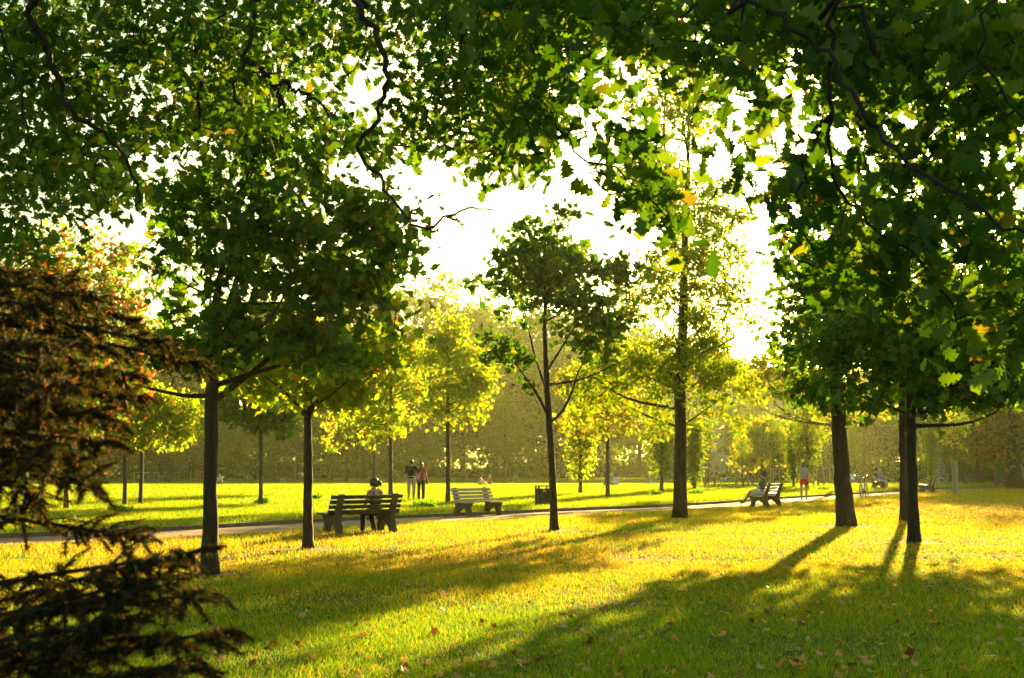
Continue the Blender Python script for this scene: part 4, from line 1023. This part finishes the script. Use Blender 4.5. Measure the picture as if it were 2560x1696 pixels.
far('distant standing woman in a pale pink top by the golden maple trunk', 1529, 1206, (.2, 1), STAND, dict(top='cl_lilac', sleeve=1.5, bottom='cl_slate', leg=1.6, hairstyle='long', hair='hair_brown'), female=True)
far('distant sitter in dark red leaning near the golden maple trunk', 1513, 1216, (1, .2), SITG, dict(top='cl_pink', sleeve=1.5, bottom='cl_dark', leg=2))
far('distant sitter in white right of the golden maple trunk', 1542, 1215, (-.3, 1), SITG, dict(top='cl_white', sleeve=1, bottom='cl_beige', leg=2))
far('distant sunbather leaning back behind the sitter in white', 1556, 1206, (-1, .1), dict(hip=.13, lean=-30, legs=[(100, 60), (95, 70)], arms=[(-40, -30), (-40, -30)]), dict(bottom='cl_orange', leg=.4))
far('distant sitter alone on the lawn left of the dim column', 1622, 1212, (.2, 1), SITG, dict(top='cl_lilac', sleeve=1, bottom='cl_grey', leg=2, hair='hair_blond'))
for u, c, l in ((1793, 'cl_dark', 'left, in black'), (1804, 'cl_grey', 'in the middle, in grey'), (1814, 'cl_white', 'right, in white')):
    far('distant sitter of the trio under the trees, ' + l, u, 1205, (.3, 1), SITG, dict(top=c, sleeve=1.2, bottom='cl_dark', leg=2), group='trio sitting on the far lawn')
for u, c, l in ((2240, 'cl_lilac', 'left, in pale clothes'), (2250, 'cl_dark', 'right, in dark clothes')):
    far('distant sitter of the pair between the right trunks, ' + l, u, 1202, (.3, 1), SITG, dict(top=c, sleeve=1.2, bottom='cl_dark', leg=2), group='pair sitting on the far lawn')
far('distant figure in pale blue among the stakes at right', 2479, 1186, (.2, 1), STAND, dict(top='cl_blue', sleeve=1.5, bottom='cl_grey', leg=2))
pc = G(1880, 1196)
far('distant cyclist in white riding past the wood', 1880, 1196, (-1, .1), dict(hip=.98, lean=38, legs=[(60, 0), (20, -30)], arms=[(50, 60), (50, 60)]), dict(top='cl_white', sleeve=1, bottom='cl_navy', leg=1))
b = bicycle(pc + [-.15, 0, 0], R(90), 'small distant bicycle under the rider in white', 0); b['group'] = 'bicycles'; del b['group']

def dog(label, loc, face, fur, s=1.0):
    mb = MB()
    mb.ell((0, .16, .46), (.11, .2, .14)); mb.ell((0, -.16, .47), (.09, .22, .11)); mb.cap((0, .3, .5), (0, .42, .62), .085, .07); mb.ell((0, .46, .66), (.07, .10, .075)); mb.cap((0, .5, .65), (0, .63, .62), .045, .032)
    for x in (-.045, .045): mb.cap((x, .42, .72), (x * 1.5, .40, .66), .02, .014)
    for x in (-.07, .07):
        mb.cap((x, .22, .42), (x, .20, .22), .05, .03); mb.cap((x, .20, .22), (x, .22, .03), .028, .024); mb.cap((x, .22, .025), (x, .27, .025), .026, .024)
        mb.cap((x, -.28, .42), (x, -.22, .25), .07, .04); mb.cap((x, -.22, .25), (x, -.34, .14), .035, .026); mb.cap((x, -.34, .14), (x, -.32, .03), .025, .024); mb.cap((x, -.32, .025), (x, -.27, .025), .026, .024)
    mb.cap((0, -.36, .5), (0, -.52, .62), .03, .022); mb.cap((0, -.52, .62), (0, -.6, .74), .022, .014)
    o = mb.remesh('dog', M[fur], voxel=.018, smooth=3, loc=loc, rotz=math.atan2(-face[0], face[1])); o.scale = (s, s, s)
    e = MB()
    for x in (-.032, .032): e.ell((x, .535, .68), (.01, .008, .01), n=8, m=6)
    e.ell((0, .662, .625), (.018, .012, .014), n=8, m=6); e.build('eyes_and_nose', M['eye'], o)
    tag(o, label, 'dog')
dog('black dog trotting beside the distant man', G(346, 1209), (-1, .2), 'fur_dark', .95)
dog('pale dog on the far lawn left of the man in white', G(706, 1207), (-1, .1), 'fur_pale', 1.0)

# ------------------------------------------------------------------ fallen leaves, weeds, soil
def fallen():
    reseed('fallen')
    cand = []
    for _ in range(6000):
        u = random.uniform(-20, 2580); v = 1300 + 420 * random.random() ** .75
        w = .22 + .78 * min(1, max(0, (u - 250) / 1200)); w *= min(1, (v - 1290) / 160) if u < 1500 else 1
        if u < 520 and v > 1400: w *= .25
        if random.random() > w: continue
        p = G(u, v)
        if path_signed(p[None, :2])[0] > -.3: continue
        cand.append(p)
        if len(cand) >= 520: break
    cand.sort(key=lambda p: p[1])
    protos = []
    for kind, m, lab in (('tan', 'dry_tan', 'dry tan leaf curled on the shaded grass'), ('red', 'dry_red', 'dull red leaf lying on the shaded grass')):
        for q in range(4):
            T, Fc = (MAPLE if q < 2 else OAK); V = T.copy(); V[:, 1] -= .45
            V[:, 2] = .22 * np.abs(V[:, 0]) ** 1.3 * rng.uniform(.3, 1.6) + .30 * V[:, 1] ** 2 * rng.uniform(-.3, 1.3) + rng.normal(size=len(V)) * .03
            o = tri_obj('fallen_leaf', V, Fc, M[m]); tag(o, lab, 'leaf', lab.split(' leaf')[0].split(' ', 0)[0] + ' leaves fallen on the grass'); protos.append(o)
    used = [False] * 8
    far_p = []
    for i, p in enumerate(cand):
        if i >= 290: far_p.append(p); continue
        k = random.choice((0, 1, 2, 3, 0, 1, 2, 3, 0, 1, 2, 3, 0, 1, 2, 3, 4, 5, 6, 7))
        o = protos[k] if not used[k] else protos[k].copy()
        if used[k]: COL.objects.link(o)
        used[k] = True
        s = random.uniform(.038, .092); o.scale = (s, s, s); o.location = (p[0], p[1], .022 + .02 * random.random())
        o.rotation_euler = (random.gauss(0, .6), random.gauss(0, .6), random.random() * 6.28)
    # litter further off: the brown carpet on the right and the flecks in the sun
    pos = list(far_p)
    for _ in range(17000):
        u = random.uniform(2000, 2600); v = random.gauss(1275, 16)
        if v < 1240 or u < 2040 + random.random() * 260: continue
        pos.append(G(u, v))
    for _ in range(2600):
        u = random.uniform(0, 2560); v = random.uniform(1240, 1420); p = G(u, v)
        if path_signed(p[None, :2])[0] < -.1 and p[1] > 14: pos.append(p)
    for _ in range(900):
        u = random.uniform(100, 2560); v = random.uniform(1235, 1400); p = G(u, v)
        s = path_signed(p[None, :2])[0]
        if 0.1 < s < PATHW - .05: pos.append(p - [0, 0, .03])
    pos = np.array(pos); pos[:, 2] += .03 + .02 * rng.random(len(pos))
    V, Fc = leaves(pos, .09, OVAL, up=2.0, rand=.7)
    tag(tri_obj('leaf_litter', V, Fc, M['litter']), 'scattered dry leaf litter on the farther lawn', 'leaf litter', kind='stuff')
fallen()

def weeds():
    reseed('weeds')
    spots = [(1065, 1270, .5, 'bushy weed left of the empty bench'), (655, 1262, .3, 'weed at the foot of the shaded maple'), (300, 1283, .45, 'weed tuft near the leaning pair of maples'), (1740, 1237, .5, 'weed tuft right of the tall golden trunk'),
             (1640, 1240, .35, 'low weed left of the tall golden trunk'), (790, 1250, .35, 'weed tuft right of the slim maple trunk'), (860, 1293, .4, 'weed tuft on the verge left of the near bench'), (2060, 1228, .5, 'weed tuft right of the jogger')]
    for (u, v, r, l) in spots:
        p = G(u, v); n = 150
        q = np.clip(rng.normal(size=(n, 3)), -1.6, 1.6) * np.array([r, r * .7, .08]) * .45; q[:, 2] = np.abs(q[:, 2]) + .06 + .10 * rng.random(n)
        V, Fc = leaves(q, .14, OVAL, up=.5)
        o = tri_obj('weed', V, Fc, M['weed']); o.location = p; tag(o, l, 'weed', 'weeds on the lawn')
weeds()
def soil():
    reseed('soil')
    for (u, v, r) in SOIL:
        p = G(u, v); n = 40; a = np.arange(n) * 2 * math.pi / n; rr = r * (1 + .25 * np.sin(a * 3 + u) + .12 * np.sin(a * 7) + rng.normal(size=n) * .06)
        V = np.c_[np.cos(a) * rr * 1.2, np.sin(a) * rr, np.zeros(n)]; mb = MB(); mb.add(np.vstack([V, [[0, 0, .02]]]), [[i, (i + 1) % n, n] for i in range(n)])
        o = mb.build('bare_soil', M['soil'], loc=p + [0, 0, .006]); tag(o, kind='structure')
soil()

# ------------------------------------------------------------------ air, sky, sun, camera
def haze():
    mb = MB(); mb.box((0, 125, 24.0), (760, 400, 52)); o = mb.build('haze', None or M['lawn'], smooth=False)
    m, nt, out = newmat('haze'); v = nt.nodes.new('ShaderNodeVolumePrincipled')
    v.inputs['Color'].default_value = (.88, 1, .50, 1); v.inputs['Density'].default_value = .00019; v.inputs['Anisotropy'].default_value = .55
    nt.links.new(v.outputs[0], out.inputs['Volume']); o.data.materials[0] = m
    tag(o, 'thin golden evening haze over the park', 'haze', kind='stuff')
haze()
w = bpy.data.worlds.new('World'); scene.world = w; w.use_nodes = True
nt = w.node_tree; nt.nodes.clear()
sk = nt.nodes.new('ShaderNodeTexSky'); sk.sky_type = 'NISHITA'; sk.sun_disc = False; sk.sun_elevation = SUN_EL; sk.sun_rotation = SUN_AZ
sk.air_density = 1.0; sk.dust_density = 4.0; sk.ozone_density = 1.0
bg = nt.nodes.new('ShaderNodeBackground'); bg.inputs[1].default_value = .05
wm_ = nt.nodes.new('ShaderNodeMix'); wm_.data_type = 'RGBA'; wm_.blend_type = 'MULTIPLY'; wm_.inputs[0].default_value = 1; wm_.inputs[7].default_value = (.88, .93, .62, 1)
nt.links.new(sk.outputs[0], wm_.inputs[6])
wo = nt.nodes.new('ShaderNodeOutputWorld'); nt.links.new(wm_.outputs[2], bg.inputs[0]); nt.links.new(bg.outputs[0], wo.inputs[0])
sl = bpy.data.lights.new('sun', 'SUN'); sl.energy = 5.0; sl.angle = R(.5); sl.color = (1.0, .66, .23)
so = bpy.data.objects.new('sun', sl); COL.objects.link(so)
S = Vector((math.sin(SUN_AZ) * math.cos(SUN_EL), math.cos(SUN_AZ) * math.cos(SUN_EL), math.sin(SUN_EL)))
so.rotation_euler = (-S).to_track_quat('-Z', 'Y').to_euler(); so.location = (20, 60, 40)
cd = bpy.data.cameras.new('camera'); cam = bpy.data.objects.new('camera', cd); COL.objects.link(cam)
cam.location = (0, 0, EYE); cam.rotation_euler = (math.pi / 2 + PITCH, 0, 0)
cd.sensor_width = 36; cd.sensor_fit = 'HORIZONTAL'; cd.lens = 36 * F / 2560; cd.clip_end = 5000; cd.clip_start = .05
cd.dof.use_dof = True; cd.dof.focus_distance = 20; cd.dof.aperture_fstop = cd.lens / 7.5   # 7.5 mm opening
scene.camera = cam
scene.view_settings.view_transform = 'Standard'; scene.view_settings.look = 'None'; scene.view_settings.gamma = 1; scene.view_settings.exposure = 2.6
c = scene.cycles
c.max_bounces = 8; c.diffuse_bounces = 3; c.glossy_bounces = 2; c.transmission_bounces = 4; c.volume_bounces = 0; c.transparent_max_bounces = 8
c.use_denoising = True; c.sample_clamp_indirect = 6; c.caustics_reflective = False; c.caustics_refractive = False
